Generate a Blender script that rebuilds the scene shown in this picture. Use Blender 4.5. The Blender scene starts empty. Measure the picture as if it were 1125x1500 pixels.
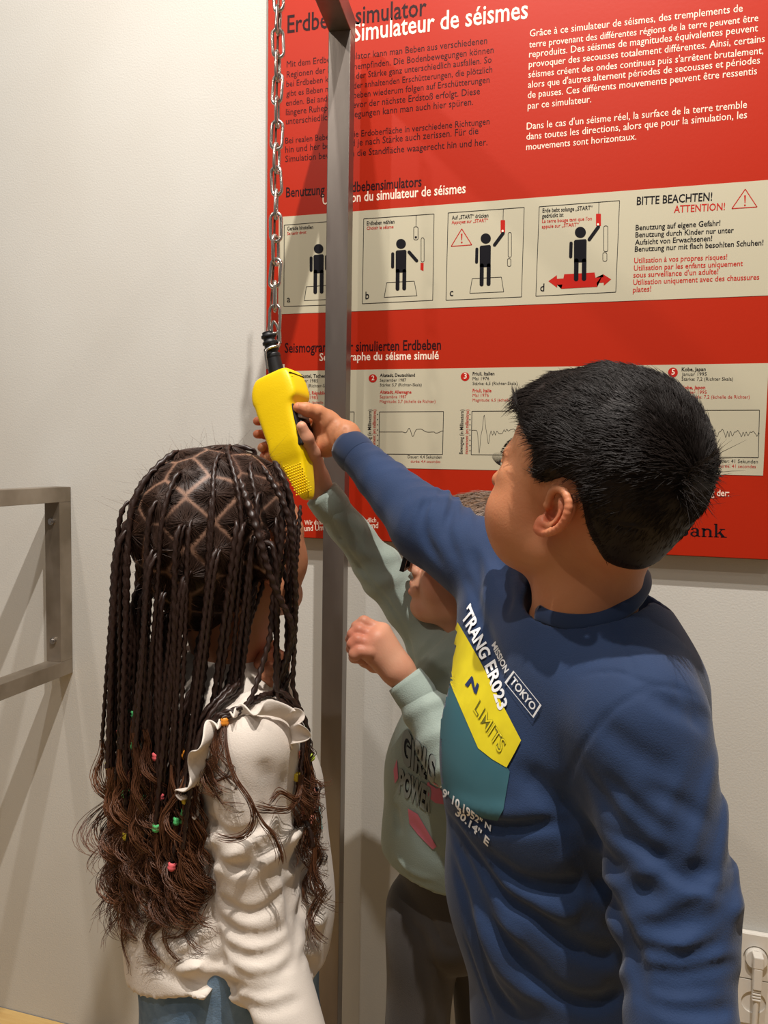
import bpy, bmesh, math, random
import numpy as np
from mathutils import Matrix, Vector
from mathutils.bvhtree import BVHTree
random.seed(7); RNG = np.random.default_rng(7)
scene = bpy.context.scene
COL = scene.collection

# ------------------------------------------------------------------ camera
FPX = 1130.0
CAM_H = 1.38; CAM_D = 1.5038
_Z = np.array([272, -16250, -1130.]); _Z /= np.linalg.norm(_Z)
_X = np.array([3942, 139, -1130.]); _X -= _X.dot(_Z) * _Z; _X /= np.linalg.norm(_X)
_Y = np.cross(_Z, _X)
CAMPOS = np.array([0.0, -CAM_D, CAM_H])
# camera axes in world: right, down, forward
RIGHT = np.array([_X[0], _Y[0], _Z[0]]); DOWN = np.array([_X[1], _Y[1], _Z[1]]); FWD = np.array([_X[2], _Y[2], _Z[2]])
cd = bpy.data.cameras.new('camera'); cam = bpy.data.objects.new('camera', cd); COL.objects.link(cam)
cd.sensor_fit = 'VERTICAL'; cd.sensor_height = 24.0; cd.lens = FPX / 1500.0 * 24.0; cd.clip_start = 0.02
M = Matrix.Identity(4)
for i in range(3):
    M[i][0] = RIGHT[i]; M[i][1] = -DOWN[i]; M[i][2] = -FWD[i]; M[i][3] = CAMPOS[i]
cam.matrix_world = M
scene.camera = cam

# ------------------------------------------------------------------ world, lights, exposure
scene.view_settings.view_transform = 'Standard'; scene.view_settings.look = 'None'
scene.view_settings.gamma = 1.0; scene.view_settings.use_curve_mapping = False
scene.view_settings.exposure = 0.0
w = bpy.data.worlds.new('world'); scene.world = w; w.use_nodes = True
w.node_tree.nodes['Background'].inputs[0].default_value = (1.0, 0.90, 0.81, 1)
w.node_tree.nodes['Background'].inputs[1].default_value = 0.16

def spot(name, loc, target, power, color, size_deg, radius, blend=0.5):
    l = bpy.data.lights.new(name, 'SPOT'); l.energy = power; l.color = color
    l.spot_size = math.radians(size_deg); l.spot_blend = blend; l.shadow_soft_size = radius
    o = bpy.data.objects.new(name, l); COL.objects.link(o); o.location = loc
    d = Vector(target) - Vector(loc); o.rotation_euler = d.to_track_quat('-Z', 'Y').to_euler()
    return o
spot('spot_key', (0.12, -1.35, 3.90), (-0.45, -0.2, 1.2), 350, (1.0, 0.94, 0.88), 100, 0.020)
spot('spot_left', (-0.50, -1.50, 3.70), (-0.9, 0.0, 1.3), 120, (1.0, 0.94, 0.88), 100, 0.030)
spot('spot_right', (1.2, -2.0, 3.6), (0.3, -0.3, 1.1), 18, (1.0, 0.91, 0.82), 100, 0.05)
spot('spot_side', (-1.5, -2.2, 3.4), (0.0, -0.6, 1.2), 60, (1.0, 0.89, 0.79), 75, 0.04)

# ------------------------------------------------------------------ pixel helpers (used to measure real positions)
def ray(x, y):
    return RIGHT * ((x - 562.5) / FPX) + DOWN * ((y - 750.0) / FPX) + FWD
def P(x, y, d):
    return CAMPOS + ray(x, y) * d
def onY(x, y, Y):
    r = ray(x, y); return CAMPOS + r * ((Y - CAMPOS[1]) / r[1])
def R(px, d):
    return px * d / FPX

# ------------------------------------------------------------------ materials
def lin(h):
    h = h.lstrip('#'); c = [int(h[i:i + 2], 16) / 255 for i in (0, 2, 4)]
    return tuple(v / 12.92 if v <= 0.04045 else ((v + 0.055) / 1.055) ** 2.4 for v in c)
MATS = {}
def mat(name, hexc, rough=0.6, metal=0.0, hex2=None, nscale=8.0, bump=0.0, bscale=60.0, sheen=0.0, sss=0.0, coat=0.0, spec=None, attr=None, detail=4.0, stretch=None, wv=None):
    if name in MATS: return MATS[name]
    m = bpy.data.materials.new(name); m.use_nodes = True; nt = m.node_tree; b = nt.nodes['Principled BSDF']
    b.inputs['Roughness'].default_value = rough; b.inputs['Metallic'].default_value = metal
    if spec is not None: b.inputs['Specular IOR Level'].default_value = spec
    if sheen: b.inputs['Sheen Weight'].default_value = sheen; b.inputs['Sheen Roughness'].default_value = 0.5
    if coat: b.inputs['Coat Weight'].default_value = coat; b.inputs['Coat Roughness'].default_value = 0.2
    if sss:
        b.inputs['Subsurface Weight'].default_value = sss; b.inputs['Subsurface Radius'].default_value = (0.012, 0.004, 0.002); b.inputs['Subsurface Scale'].default_value = 1.0
    c1 = (*lin(hexc), 1); b.inputs['Base Color'].default_value = c1
    tc = nt.nodes.new('ShaderNodeTexCoord'); vec = tc.outputs['Object']
    if stretch:
        mp = nt.nodes.new('ShaderNodeMapping'); mp.inputs['Scale'].default_value = stretch
        nt.links.new(vec, mp.inputs['Vector']); vec = mp.outputs['Vector']
    out = None
    if hex2:
        n = nt.nodes.new('ShaderNodeTexNoise'); n.inputs['Scale'].default_value = nscale; n.inputs['Detail'].default_value = detail
        nt.links.new(vec, n.inputs['Vector'])
        r = nt.nodes.new('ShaderNodeValToRGB'); r.color_ramp.elements[0].position = 0.35; r.color_ramp.elements[1].position = 0.65
        r.color_ramp.elements[0].color = c1; r.color_ramp.elements[1].color = (*lin(hex2), 1)
        nt.links.new(n.outputs['Fac'], r.inputs['Fac']); out = r.outputs['Color']
    if attr:
        a = nt.nodes.new('ShaderNodeAttribute'); a.attribute_name = 'tint'
        mx = nt.nodes.new('ShaderNodeMix'); mx.data_type = 'RGBA'
        nt.links.new(a.outputs['Fac'], mx.inputs[0])
        if out: nt.links.new(out, mx.inputs[6])
        else: mx.inputs[6].default_value = c1
        mx.inputs[7].default_value = (*lin(attr), 1); out = mx.outputs[2]
    if out: nt.links.new(out, b.inputs['Base Color'])
    if bump:
        n = nt.nodes.new('ShaderNodeTexNoise'); n.inputs['Scale'].default_value = bscale; n.inputs['Detail'].default_value = 3
        nt.links.new(vec, n.inputs['Vector'])
        bp = nt.nodes.new('ShaderNodeBump'); bp.inputs['Strength'].default_value = 1.0; bp.inputs['Distance'].default_value = bump
        nt.links.new(n.outputs['Fac'], bp.inputs['Height']); nt.links.new(bp.outputs['Normal'], b.inputs['Normal'])
    MATS[name] = m; return m

m_wall = mat('painted_wall', '#c9c7c0', 0.8, hex2='#c5c2ba', nscale=3, bump=0.00045, bscale=260)
m_ceiling = mat('ceiling_paint', '#d8d2c8', 0.9, bump=0.0004, bscale=200)
m_floor = mat('floor_boards', '#d9b777', 0.35, hex2='#c79f5f', nscale=4, stretch=(1, 12, 1), bump=0.0004)
m_skirt = mat('floor_gap', '#b9a98c', 0.6)
m_red = mat('sign_red', '#a9250c', 0.42, bump=0.00008, bscale=160, spec=0.2)
m_cream = mat('sign_cream', '#bab39b', 0.42, spec=0.2)
m_ink = mat('print_black', '#141318', 0.4, spec=0.15)
m_inkred = mat('print_red', '#b3231a', 0.4, spec=0.15)
m_inkwhite = mat('print_white', '#f0dcc8', 0.4, spec=0.15)
m_inkbrown = mat('print_darkred', '#2a0d10', 0.45, spec=0.15)
m_edge = mat('panel_core', '#8a5a35', 0.8)
m_steel = mat('raw_steel', '#9a928a', 0.38, 0.85, hex2='#7f7670', nscale=9, bump=0.0002, bscale=90, stretch=(1, 1, .25))
m_steel2 = mat('raw_steel_rail', '#a79b8c', 0.42, 0.75, hex2='#7f7363', nscale=7, bump=0.0002, bscale=70)
m_chain = mat('zinc_chain', '#c9c4bd', 0.22, 1.0)
m_bolt = mat('bolt_metal', '#b8b4b0', 0.3, 1.0)
m_yellow = mat('yellow_plastic', '#f2cf02', 0.42, bump=0.0002, bscale=400, hex2='#eec800', nscale=5, spec=0.4)
m_black = mat('black_rubber', '#121214', 0.45)
m_btn = mat('white_button', '#d8d4cc', 0.4)
m_white = mat('white_plastic', '#dcd6cc', 0.35)
m_skinA = mat('skin_boy', '#c98a63', 0.5, hex2='#c4835c', nscale=25, bump=0.00025, bscale=350, sss=0.15, attr='#c9674a', spec=0.35)
m_skinB = mat('skin_girl', '#b9805e', 0.5, hex2='#b07452', nscale=20, bump=0.0002, bscale=350, sss=0.15, attr='#c76a50', spec=0.35)
m_skinC = mat('skin_child', '#d09a7c', 0.5, hex2='#c98e70', nscale=22, bump=0.0002, bscale=350, sss=0.15, attr='#cf6a55', spec=0.35)
m_navy = mat('navy_cotton', '#173157', 0.85, hex2='#142c4f', nscale=14, bump=0.0004, bscale=700, sheen=0.12)
m_rib = mat('navy_rib', '#162d50', 0.85, sheen=0.2)
m_mint = mat('mint_fleece', '#9fada3', 0.9, hex2='#95a399', nscale=10, bump=0.0005, bscale=500, sheen=0.15)
m_offwhite = mat('white_jersey', '#dcd2c6', 0.85, hex2='#d6cbbf', nscale=9, bump=0.0003, bscale=600, sheen=0.1)
m_denim = mat('blue_denim', '#7f9ab4', 0.85, hex2='#54708c', nscale=22, bump=0.0004, bscale=500)
m_dark = mat('charcoal_jersey', '#4d4846', 0.9, hex2='#454140', nscale=12, bump=0.0004, bscale=500, sheen=0.15)
m_jeans = mat('dark_jeans', '#22293a', 0.85, hex2='#1b2130', nscale=18, bump=0.0004, bscale=500)
m_hairB = mat('black_hair', '#1a120e', 0.55, spec=0.25)
m_hairG = mat('dark_brown_hair', '#2c1b14', 0.42, spec=0.45)
m_hairG2 = mat('brown_hair_ends', '#6b432a', 0.42, spec=0.45, hex2='#4f2f1d', nscale=12)
m_hairC = mat('mid_brown_hair', '#6a4f38', 0.45, spec=0.5)
m_shoe = mat('shoe_fabric', '#3a3a40', 0.8); m_sole = mat('shoe_sole', '#e2ded6', 0.6)
m_eyew = mat('eye_white', '#b5a598', 0.15); m_eyed = mat('eye_iris', '#2a1810', 0.1)
m_pY = mat('print_yellow', '#e3d21f', 0.6, hex2='#d8c61c', nscale=40)
m_pT = mat('print_teal', '#2f5f6b', 0.75, hex2='#34606a', nscale=12)
m_pW = mat('print_shirt_white', '#eef0f2', 0.6)
m_pN = mat('print_shirt_navy', '#1a2f5c', 0.6)
m_pO = mat('print_outline', '#6d6a1e', 0.6)
m_pGrey = mat('print_grey', '#8f9690', 0.7); m_pPink = mat('print_pink', '#d9788c', 0.7); m_pCoral = mat('print_coral', '#d98a78', 0.7)
m_pMint = mat('print_aqua', '#9fc4c0', 0.7); m_pCream = mat('print_cream', '#c9b98f', 0.7); m_pGlit = mat('print_glitter', '#c78f92', 0.35, metal=0.3, bump=0.001, bscale=900)
TIES = {k: mat('hair_tie_' + k, v, 0.5) for k, v in dict(green='#5fce7c', yellow='#e8cf3a', pink='#ef6a6f', orange='#f0962c', white='#dfe6ee', lime='#c9dd4c').items()}

# ------------------------------------------------------------------ object helpers
def empty(name, loc, label=None, cat=None, group=None):
    o = bpy.data.objects.new(name, None); COL.objects.link(o); o.location = [float(v) for v in loc]
    if label: o['label'] = label
    if cat: o['category'] = cat
    if group: o['group'] = group
    return o
def adopt(o, parent):
    o.parent = parent
    o.matrix_parent_inverse = PINV.get(parent.name, Matrix.Identity(4))
PINV = {}
def register(root):      # children keep world coordinates
    PINV[root.name] = Matrix.Translation(root.location).inverted()
def mesh_obj(name, verts, faces, m, parent=None, smooth=True, tint=None, mats=None, midx=None):
    me = bpy.data.meshes.new(name)
    verts = np.asarray(verts, dtype=np.float32)
    if isinstance(faces, np.ndarray):
        nf, k = faces.shape
        me.vertices.add(len(verts)); me.vertices.foreach_set('co', verts.ravel())
        me.loops.add(nf * k); me.loops.foreach_set('vertex_index', faces.astype(np.int32).ravel())
        me.polygons.add(nf); me.polygons.foreach_set('loop_start', np.arange(0, nf * k, k, dtype=np.int32))
        me.update(calc_edges=True); me.validate()
    else:
        me.from_pydata([tuple(map(float, v)) for v in verts], [], [tuple(int(i) for i in f) for f in faces]); me.update()
    for mm in (mats or [m]): me.materials.append(mm)
    if midx is not None: me.polygons.foreach_set('material_index', np.asarray(midx, dtype=np.int32))
    if smooth: me.polygons.foreach_set('use_smooth', [True] * len(me.polygons))
    if tint is not None:
        a = me.attributes.new('tint', 'FLOAT', 'POINT'); a.data.foreach_set('value', np.asarray(tint, dtype=np.float32))
    o = bpy.data.objects.new(name, me); COL.objects.link(o)
    if parent is not None: adopt(o, parent)
    return o
def bm_obj(name, bm, m, parent=None, smooth=False, bevel=0.0):
    me = bpy.data.meshes.new(name); bm.to_mesh(me); bm.free(); me.materials.append(m)
    if smooth: me.polygons.foreach_set('use_smooth', [True] * len(me.polygons))
    o = bpy.data.objects.new(name, me); COL.objects.link(o)
    if parent is not None: adopt(o, parent)
    if bevel:
        md = o.modifiers.new('bevel', 'BEVEL'); md.width = bevel; md.segments = 2; md.limit_method = 'ANGLE'
    return o
def box_bm(lo, hi, bm=None, mtx=None):
    bm = bm or bmesh.new(); lo = Vector(lo); hi = Vector(hi)
    r = bmesh.ops.create_cube(bm, size=1.0)
    for v in r['verts']:
        v.co = Vector(((v.co[i] + .5) * (hi[i] - lo[i]) + lo[i]) for i in range(3))
        if mtx: v.co = mtx @ v.co
    return bm
def cyl_bm(a, b, r, seg=20, bm=None, r2=None):
    bm = bm or bmesh.new(); a = Vector(a); b = Vector(b); d = b - a
    mtx = Matrix.Translation((a + b) / 2) @ d.to_track_quat('Z', 'Y').to_matrix().to_4x4()
    bmesh.ops.create_cone(bm, cap_ends=True, segments=seg, radius1=r, radius2=r if r2 is None else r2, depth=d.length, matrix=mtx)
    return bm
def catmull(pts, n):
    pts = np.asarray(pts, float); k = len(pts)
    if k < 3:
        t = np.linspace(0, 1, n)[:, None]; return pts[0] * (1 - t) + pts[-1] * t
    ext = np.vstack([2 * pts[0] - pts[1], pts, 2 * pts[-1] - pts[-2]])
    out = []
    for t in np.linspace(0, k - 1 - 1e-9, n):
        i = int(t); u = t - i; p0, p1, p2, p3 = ext[i:i + 4]
        out.append(0.5 * ((2 * p1) + (-p0 + p2) * u + (2 * p0 - 5 * p1 + 4 * p2 - p3) * u * u + (-p0 + 3 * p1 - 3 * p2 + p3) * u ** 3))
    return np.array(out)
def tubes(paths, radii, sides=3, twist=None):
    """paths S,N,3 ; radii N or S,N ; returns verts, quad faces"""
    paths = np.asarray(paths, float); S, N, _ = paths.shape
    T = np.gradient(paths, axis=1); T /= np.linalg.norm(T, axis=2, keepdims=True) + 1e-12
    ref = np.where(np.abs(T[..., 2:3]) < 0.8, np.array([0, 0, 1.]), np.array([1., 0, 0]))
    if S and N > 1:   # use one reference per strand to avoid flips
        m0 = np.abs(T[..., 2]).mean(1) < 0.75
        ref = np.where(m0[:, None, None], np.array([0, 0, 1.]), np.array([0.3, 1., 0])) * np.ones((S, N, 1))
    A = np.cross(T, ref); A /= np.linalg.norm(A, axis=2, keepdims=True) + 1e-12
    B = np.cross(T, A)
    th = np.linspace(0, 2 * np.pi, sides, endpoint=False)
    rad = np.asarray(radii, float)
    if rad.ndim == 1: rad = np.broadcast_to(rad, (S, N))
    if rad.ndim == 2: rad = rad[:, :, None] * np.ones(sides)
    V = paths[:, :, None, :] + rad[..., None] * (A[:, :, None, :] * np.cos(th)[:, None] + B[:, :, None, :] * np.sin(th)[:, None])
    idx = np.arange(S * N * sides).reshape(S, N, sides)
    a = idx[:, :-1, :]; b = idx[:, 1:, :]
    F = np.stack([a, np.roll(a, -1, axis=2), np.roll(b, -1, axis=2), b], axis=-1).reshape(-1, 4)
    return V.reshape(-1, 3), F

m_scalp = mat('combed_scalp_hair', '#35231a', 0.5, spec=0.35, attr='#a07a64')
m_hairS = mat('combed_strands', '#3a271d', 0.55, spec=0.3)
# ------------------------------------------------------------------ room
def plane_struct(name, pts, m, thick):
    bm = bmesh.new(); pts = [Vector(p) for p in pts]
    n = (pts[1] - pts[0]).cross(pts[2] - pts[0]).normalized() * thick
    vs = [bm.verts.new(p) for p in pts] + [bm.verts.new(p - n) for p in pts]
    bm.faces.new(vs[:4]); bm.faces.new(vs[7:3:-1])
    for i in range(4):
        j = (i + 1) % 4; bm.faces.new((vs[i], vs[i + 4], vs[j + 4], vs[j]))
    bmesh.ops.recalc_face_normals(bm, faces=bm.faces)
    o = bm_obj(name, bm, m); o['kind'] = 'structure'; return o
plane_struct('wall_back', [(-3.2, 0, 0), (2.6, 0, 0), (2.6, 0, 4.4), (-3.2, 0, 4.4)], m_wall, 0.12)
fl = plane_struct('floor', [(-3.2, -4, 0), (2.6, -4, 0), (2.6, 0, 0), (-3.2, 0, 0)], mat('subfloor', '#8a6a40', 0.8), 0.05)
fl.location.z = -0.014
k = 0
for j in range(14):                                      # floor boards near the wall, the strip the picture shows
    for i in range(4):
        x0 = -2.9 + i * 1.35 + (j % 3) * 0.4 - 0.4; y1 = -0.002 - j * 0.14
        bm = box_bm((x0 + .0008, y1 - .139, -0.014), (x0 + 1.349, y1, 0.0))
        o = bm_obj('floor_board' if k == 0 else 'floor_board.%03d' % k, bm, m_floor, fl); k += 1
        o.matrix_parent_inverse = Matrix.Translation((0, 0, 0.014))

# ------------------------------------------------------------------ the big red sign
SY = -0.030
c00 = onY(391, 300, SY); c11 = onY(1137, 820, SY)
SX0 = float(c00[0]); SX1 = float(c11[0]); SZ0 = float(onY(700, 799.5, SY)[2]); SZ1 = 2.47
sign = empty('sign_panel', ((SX0 + SX1) / 2, -0.015, SZ0), 'large red wall panel in German and French explaining the earthquake simulator', 'sign'); register(sign)
bm_obj('board', box_bm((SX0, SY, SZ0), (SX1, -0.004, SZ1)), m_red, sign, bevel=0.0008)
bm_obj('board_core', box_bm((SX0 + .002, SY + .004, SZ0 - .0012), (SX1 - .002, -0.0045, SZ0 + .003)), m_edge, sign)
def S3(x, y, off): 
    p = onY(x, y, SY); return np.array([p[0], SY - off, p[2]])
def flat(name, polys, m, off, parent=sign):
    """closed polygons given as picture positions, laid on the sign as print"""
    bm = bmesh.new()
    for poly in polys:
        vs = [bm.verts.new(Vector([float(v) for v in S3(x, y, off)])) for x, y in poly]
        bm.faces.new(vs)
    bmesh.ops.triangulate(bm, faces=bm.faces[:], ngon_method='EAR_CLIP')
    for f in bm.faces:
        f.normal_update()
        if f.normal.y > 0: f.normal_flip()
    return bm_obj(name, bm, m, parent)
def band(name, xl, yl, xr, yr, yl2, yr2):
    p = S3(xl, yl, 0); q = S3(xr, yr2, 0)
    bm = box_bm((p[0], SY - .0006, float(q[2])), (q[0], SY + .001, float(p[2])))
    return bm_obj(name, bm, m_cream, sign)
zt1 = float(np.mean([S3(514, 310, 0)[2], S3(1125, 263.8, 0)[2], S3(760, 291.5, 0)[2]])); zb1 = float(np.mean([S3(512, 457, 0)[2], S3(1125, 432, 0)[2], S3(760, 447, 0)[2]]))
zt2 = float(np.mean([S3(511, 543, 0)[2], S3(1124, 531.3, 0)[2], S3(740, 538, 0)[2]])); zb2 = float(np.mean([S3(726, 689.5, 0)[2], S3(1120, 696, 0)[2], S3(1050, 695, 0)[2]]))
BX0 = float(S3(408, 400, 0)[0]); BX1 = float(S3(1121.5, 620, 0)[0])
bm_obj('pictogram_band', box_bm((BX0, SY - .0006, zb1), (BX1, SY + .001, zt1)), m_cream, sign)
bm_obj('seismogram_band', box_bm((BX0, SY - .0006, zb2), (BX1, SY + .001, zt2)), m_cream, sign)

def text_mesh(s, bold=0.0, res=2):
    cu = bpy.data.curves.new('t', 'FONT'); cu.body = s; cu.size = 1.0; cu.offset = bold; cu.resolution_u = res
    ob = bpy.data.objects.new('t', cu); COL.objects.link(ob)
    dg = bpy.context.evaluated_depsgraph_get(); ev = ob.evaluated_get(dg); me = ev.to_mesh()
    V = np.array([v.co[:] for v in me.vertices]); F = [tuple(p.vertices) for p in me.polygons]
    ev.to_mesh_clear(); bpy.data.objects.remove(ob); bpy.data.curves.remove(cu)
    return V, F
def place_text(items, name, m, off, bold=0.0, hr=1.12, parent=sign, cap=None):
    """items: (string, x0,y0, x1,y1) baseline ends as seen in the picture"""
    for it in items:
        s, x0, y0, x1, y1 = it[:5]
        V, F = text_mesh(s, bold)
        if not len(V): continue
        a = S3(x0, y0, off); b = S3(x1, y1, off); wd = b - a; L = np.linalg.norm(wd)
        w0 = V[:, 0].min(); ww = V[:, 0].max() - w0
        sx = L / ww; sy = (it[5] if len(it) > 5 else hr) * sx
        mesh_obj(name, a + (wd / L) * ((V[:, 0:1] - w0) * sx) + np.array([0, 0, 1.]) * (V[:, 1:2] * sy), F, m, parent, smooth=False)
T1 = .0009
place_text([('Erdbebensimulator', 421, 48.4, 624.6, 22.5)], 'heading', m_inkbrown, .0003, bold=.012, hr=1.3)
place_text([('Simulateur de séismes', 517, 61, 773, 26.7)], 'heading', m_inkwhite, .0003, bold=.012, hr=1.3)
place_text([('Mit dem Erdbebensimulator kann man Beben aus verschiedenen', 420, 98.8, 713.5, 64),
 ('Regionen der Erde nachempfinden. Die Bodenbewegungen können', 420, 113.8, 723, 77.5),
 ('bei Erdbeben können in der Stärke ganz unterschiedlich ausfallen. So', 419.5, 127.5, 720, 91.7),
 ('gibt es Beben mit lang oder anhaltenden Erschütterungen, die plötzlich', 419.5, 141.5, 721, 106),
 ('enden. Bei anderen Erdbeben wiederum folgen auf Erschütterungen', 419, 155.3, 717, 121),
 ('längere Ruhepausen, bevor der nächste Erdstoß erfolgt. Diese', 418.8, 169, 703, 138),
 ('unterschiedlichen Bewegungen kann man auch hier spüren.', 418.8, 182.5, 693, 153.6),
 ('Bei realen Beben kann die Erdoberfläche in verschiedene Richtungen', 418, 210.5, 717, 182),
 ('hin und her beben und je nach Stärke auch zerissen. Für die', 418, 224, 700.7, 196),
 ('Simulation bewegt sich die Standfläche waagerecht hin und her.', 418, 237.5, 714, 212.6)], 'text_line', m_inkbrown, .0003, bold=.0, hr=1.15)
place_text([('Grâce à ce simulateur de séismes, des tremplements de', 776, 54, 1087.7, 17),
 ('terre provenant des différentes régions de la terre peuvent être', 775, 70, 1110.6, 31),
 ('reproduits. Des séismes de magnitudes équivalentes peuvent', 775, 84.5, 1110, 46),
 ('provoquer des secousses totalement différentes. Ainsi, certains', 774.6, 99, 1120, 61.6),
 ("séismes créent des ondes continues puis s'arrêtent brutalement,", 774, 114, 1118, 78.7),
 ("alors que d'autres alternent périodes de secousses et périodes", 773.5, 129, 1113, 93),
 ('de pauses. Ces différents mouvements peuvent être ressentis', 773, 144, 1108.6, 108.8),
 ('par ce simulateur.', 773, 160, 866, 150),
 ("Dans le cas d'un séisme réel, la surface de la terre tremble", 771.5, 190, 1094, 158),
 ('dans toutes les directions, alors que pour la simulation, les', 771, 205, 1094, 173),
 ('mouvements sont horizontaux.', 770.8, 220, 932, 204.6)], 'text_line', m_inkwhite, .0003, bold=.0, hr=1.15)
place_text([('Benutzung des Erdbebensimulators', 419, 289, 617.5, 273)], 'heading', m_inkbrown, .0003, bold=.014, hr=1.4)
place_text([('Utilisation du simulateur de séismes', 472.4, 299.7, 682, 282.7)], 'heading', m_inkwhite, .0003, bold=.012, hr=1.35)
place_text([('Seismogramm der simulierten Erdbeben', 417, 516.6, 646, 512)], 'heading', m_inkbrown, .0003, bold=.014, hr=1.4)
place_text([('Seismographe du séisme simulé', 468, 528.7, 642.7, 526)], 'heading', m_inkwhite, .0003, bold=.014, hr=1.15)
place_text([('BITTE BEACHTEN!', 932.6, 300.5, 1043, 294)], 'warning_heading', m_ink, T1, bold=.014, hr=1.3)
place_text([('ATTENTION!', 987, 312, 1061.7, 307.8)], 'warning_heading', m_inkred, T1, bold=.012, hr=1.25)
place_text([('Benutzung auf eigene Gefahr!', 931, 337.6, 1055, 330.5), ('Benutzung durch Kinder nur unter', 930.7, 348, 1074.7, 341),
 ('Aufsicht von Erwachsenen!', 930, 359, 1043, 353), ('Benutzung nur mit flach besohlten Schuhen!', 929.7, 369, 1118, 359.3)], 'text_line', m_ink, T1, bold=.014, hr=1.15)
place_text([('Utilisation à vos propres risques!', 928.7, 385.6, 1065, 380), ('Utilisation par les enfants uniquement', 928.4, 396.7, 1088, 389.7),
 ("sous surveillance d'un adulte!", 927.7, 406.9, 1052, 401.5), ('Utilisation uniquement avec des chaussures', 927.4, 417.4, 1112, 409.6), ('plates!', 927, 428.5, 953.7, 426.8)], 'text_line', m_inkred, T1, bold=.010, hr=1.15)
def seg_poly(x0, y0, x1, y1, w):
    dx, dy = x1 - x0, y1 - y0; L = math.hypot(dx, dy) or 1; nx, ny = -dy / L * w / 2, dx / L * w / 2
    return [(x0 + nx, y0 + ny), (x1 + nx, y1 + ny), (x1 - nx, y1 - ny), (x0 - nx, y0 - ny)]
def loop_lines(pts, w, closed=True):
    n = len(pts); return [seg_poly(*pts[i], *pts[(i + 1) % n], w) for i in range(n if closed else n - 1)]
def disc(cx, cy, r, n=20): return [(cx + r * math.cos(2 * math.pi * i / n), cy + r * math.sin(2 * math.pi * i / n)) for i in range(n)]
def capsule(x0, y0, x1, y1, w, n=8):
    a = math.atan2(y1 - y0, x1 - x0); r = w / 2
    return [(x1 + r * math.cos(a - math.pi / 2 + math.pi * i / n), y1 + r * math.sin(a - math.pi / 2 + math.pi * i / n)) for i in range(n + 1)] + \
           [(x0 + r * math.cos(a + math.pi / 2 + math.pi * i / n), y0 + r * math.sin(a + math.pi / 2 + math.pi * i / n)) for i in range(n + 1)]
frames = {'a': [(416.6, 330), (509, 322.5), (508, 446), (416, 449)], 'b': [(533, 320.7), (636, 313.6), (634, 440), (531, 445)],
          'c': [(656.6, 312), (768, 304), (764, 435), (653.4, 440)], 'd': [(790, 303), (907.6, 294), (902, 428), (785, 434)]}
for kf, q in frames.items():
    flat('pictogram_frame', loop_lines(q, 0.9), m_ink, T1)
def man(hx, hy, r, sl, bx0, bx1, by0, by1, ly, arm, arm2, name='pictogram_figure'):
    mx = (bx0 + bx1) / 2; g = (bx1 - bx0) * .12; w = bx1 - bx0
    polys = [disc(hx, hy, r), [(bx0 + 1.5, by0 + sl), (bx1 - 1.5, by0 - sl), (bx1, by0 + 2 - sl), (bx1 - .4, by1), (bx0 + .0, by1 + sl), (bx0, by0 + 2 + sl)],
             capsule(bx0 + w * .19, by1 - 2, bx0 + w * .17, ly, w * .36), capsule(bx1 - w * .19, by1 - 2, bx1 - w * .21, ly - sl, w * .36), capsule(*arm)]
    if arm2: polys.append(capsule(*arm2))
    return flat(name, polys, m_ink, T1 + .0002)
man(467, 364.6, 7.0, .5, 459.5, 474.5, 373, 400, 428, (456, 378, 456, 396, 4.4), (478.5, 376, 478.5, 394, 4.4))
man(587.6, 357.3, 7.2, .5, 579.8, 595.6, 366.5, 399, 423, (575.5, 372, 575.3, 391, 4.6), (599.5, 369.5, 610.5, 382, 4.8))
man(711.7, 349.5, 7.5, .6, 702.8, 719.2, 359.5, 391, 416.5, (698.7, 365, 698.2, 384, 4.4), (724.5, 359, 737, 342, 4.8))
man(850.2, 340.5, 8.1, .6, 840.8, 859.4, 351, 384, 409, (836.6, 356.5, 836, 376, 4.8), (863.2, 351, 876.5, 332.5, 5.0))
flat('pictogram_mat', loop_lines([(449, 420), (500, 417), (505, 437.5), (446, 440.5)], .8), m_ink, T1)
flat('pictogram_mat', loop_lines([(566.7, 414), (607, 412), (611, 433.4), (563, 435.6)], .8), m_ink, T1)
flat('pictogram_mat', loop_lines([(691.8, 408.2), (734.5, 406), (738, 427.6), (688.3, 429.7)], .8), m_ink, T1)
flat('pictogram_mat', [[(826.5, 401.8), (871, 399.3), (872.5, 407), (884, 406.3), (883.5, 401.8), (895.2, 409.3), (884.5, 418.6), (884.3, 414), (874, 414.6), (875, 420.3), (822.3, 423.2), (824, 416.8), (816, 417.2), (816.3, 421.6), (803.3, 412), (815.8, 403.2), (816, 408.6), (825.3, 408)]], m_inkred, T1)
def rrect(x0, y0, x1, y1, r=2): 
    out = []
    for cx, cy, a0 in ((x1 - r, y0 + r, -90), (x1 - r, y1 - r, 0), (x0 + r, y1 - r, 90), (x0 + r, y0 + r, 180)):
        out += [(cx + r * math.cos(math.radians(a0 + t)), cy + r * math.sin(math.radians(a0 + t))) for t in (0, 45, 90)]
    return out
flat('pictogram_handset', loop_lines(rrect(606.2, 332.4, 612.5, 351.6), .9) + [disc(609.3, 347.7, 1.7), seg_poly(609.8, 315.6, 609.5, 332.4, .8)], m_ink, T1)
flat('pictogram_handset', [rrect(733.4, 322.5, 740, 341, 1)], m_inkred, T1)
flat('pictogram_handset', [rrect(873, 313.2, 880.3, 331.2, 1)], m_inkred, T1)
flat('pictogram_button', [disc(736.4, 338.6, 1.7, 10)], m_inkwhite, T1 + .0005); flat('pictogram_button', [disc(876, 329, 1.7, 10)], m_inkwhite, T1 + .0005)
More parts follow.
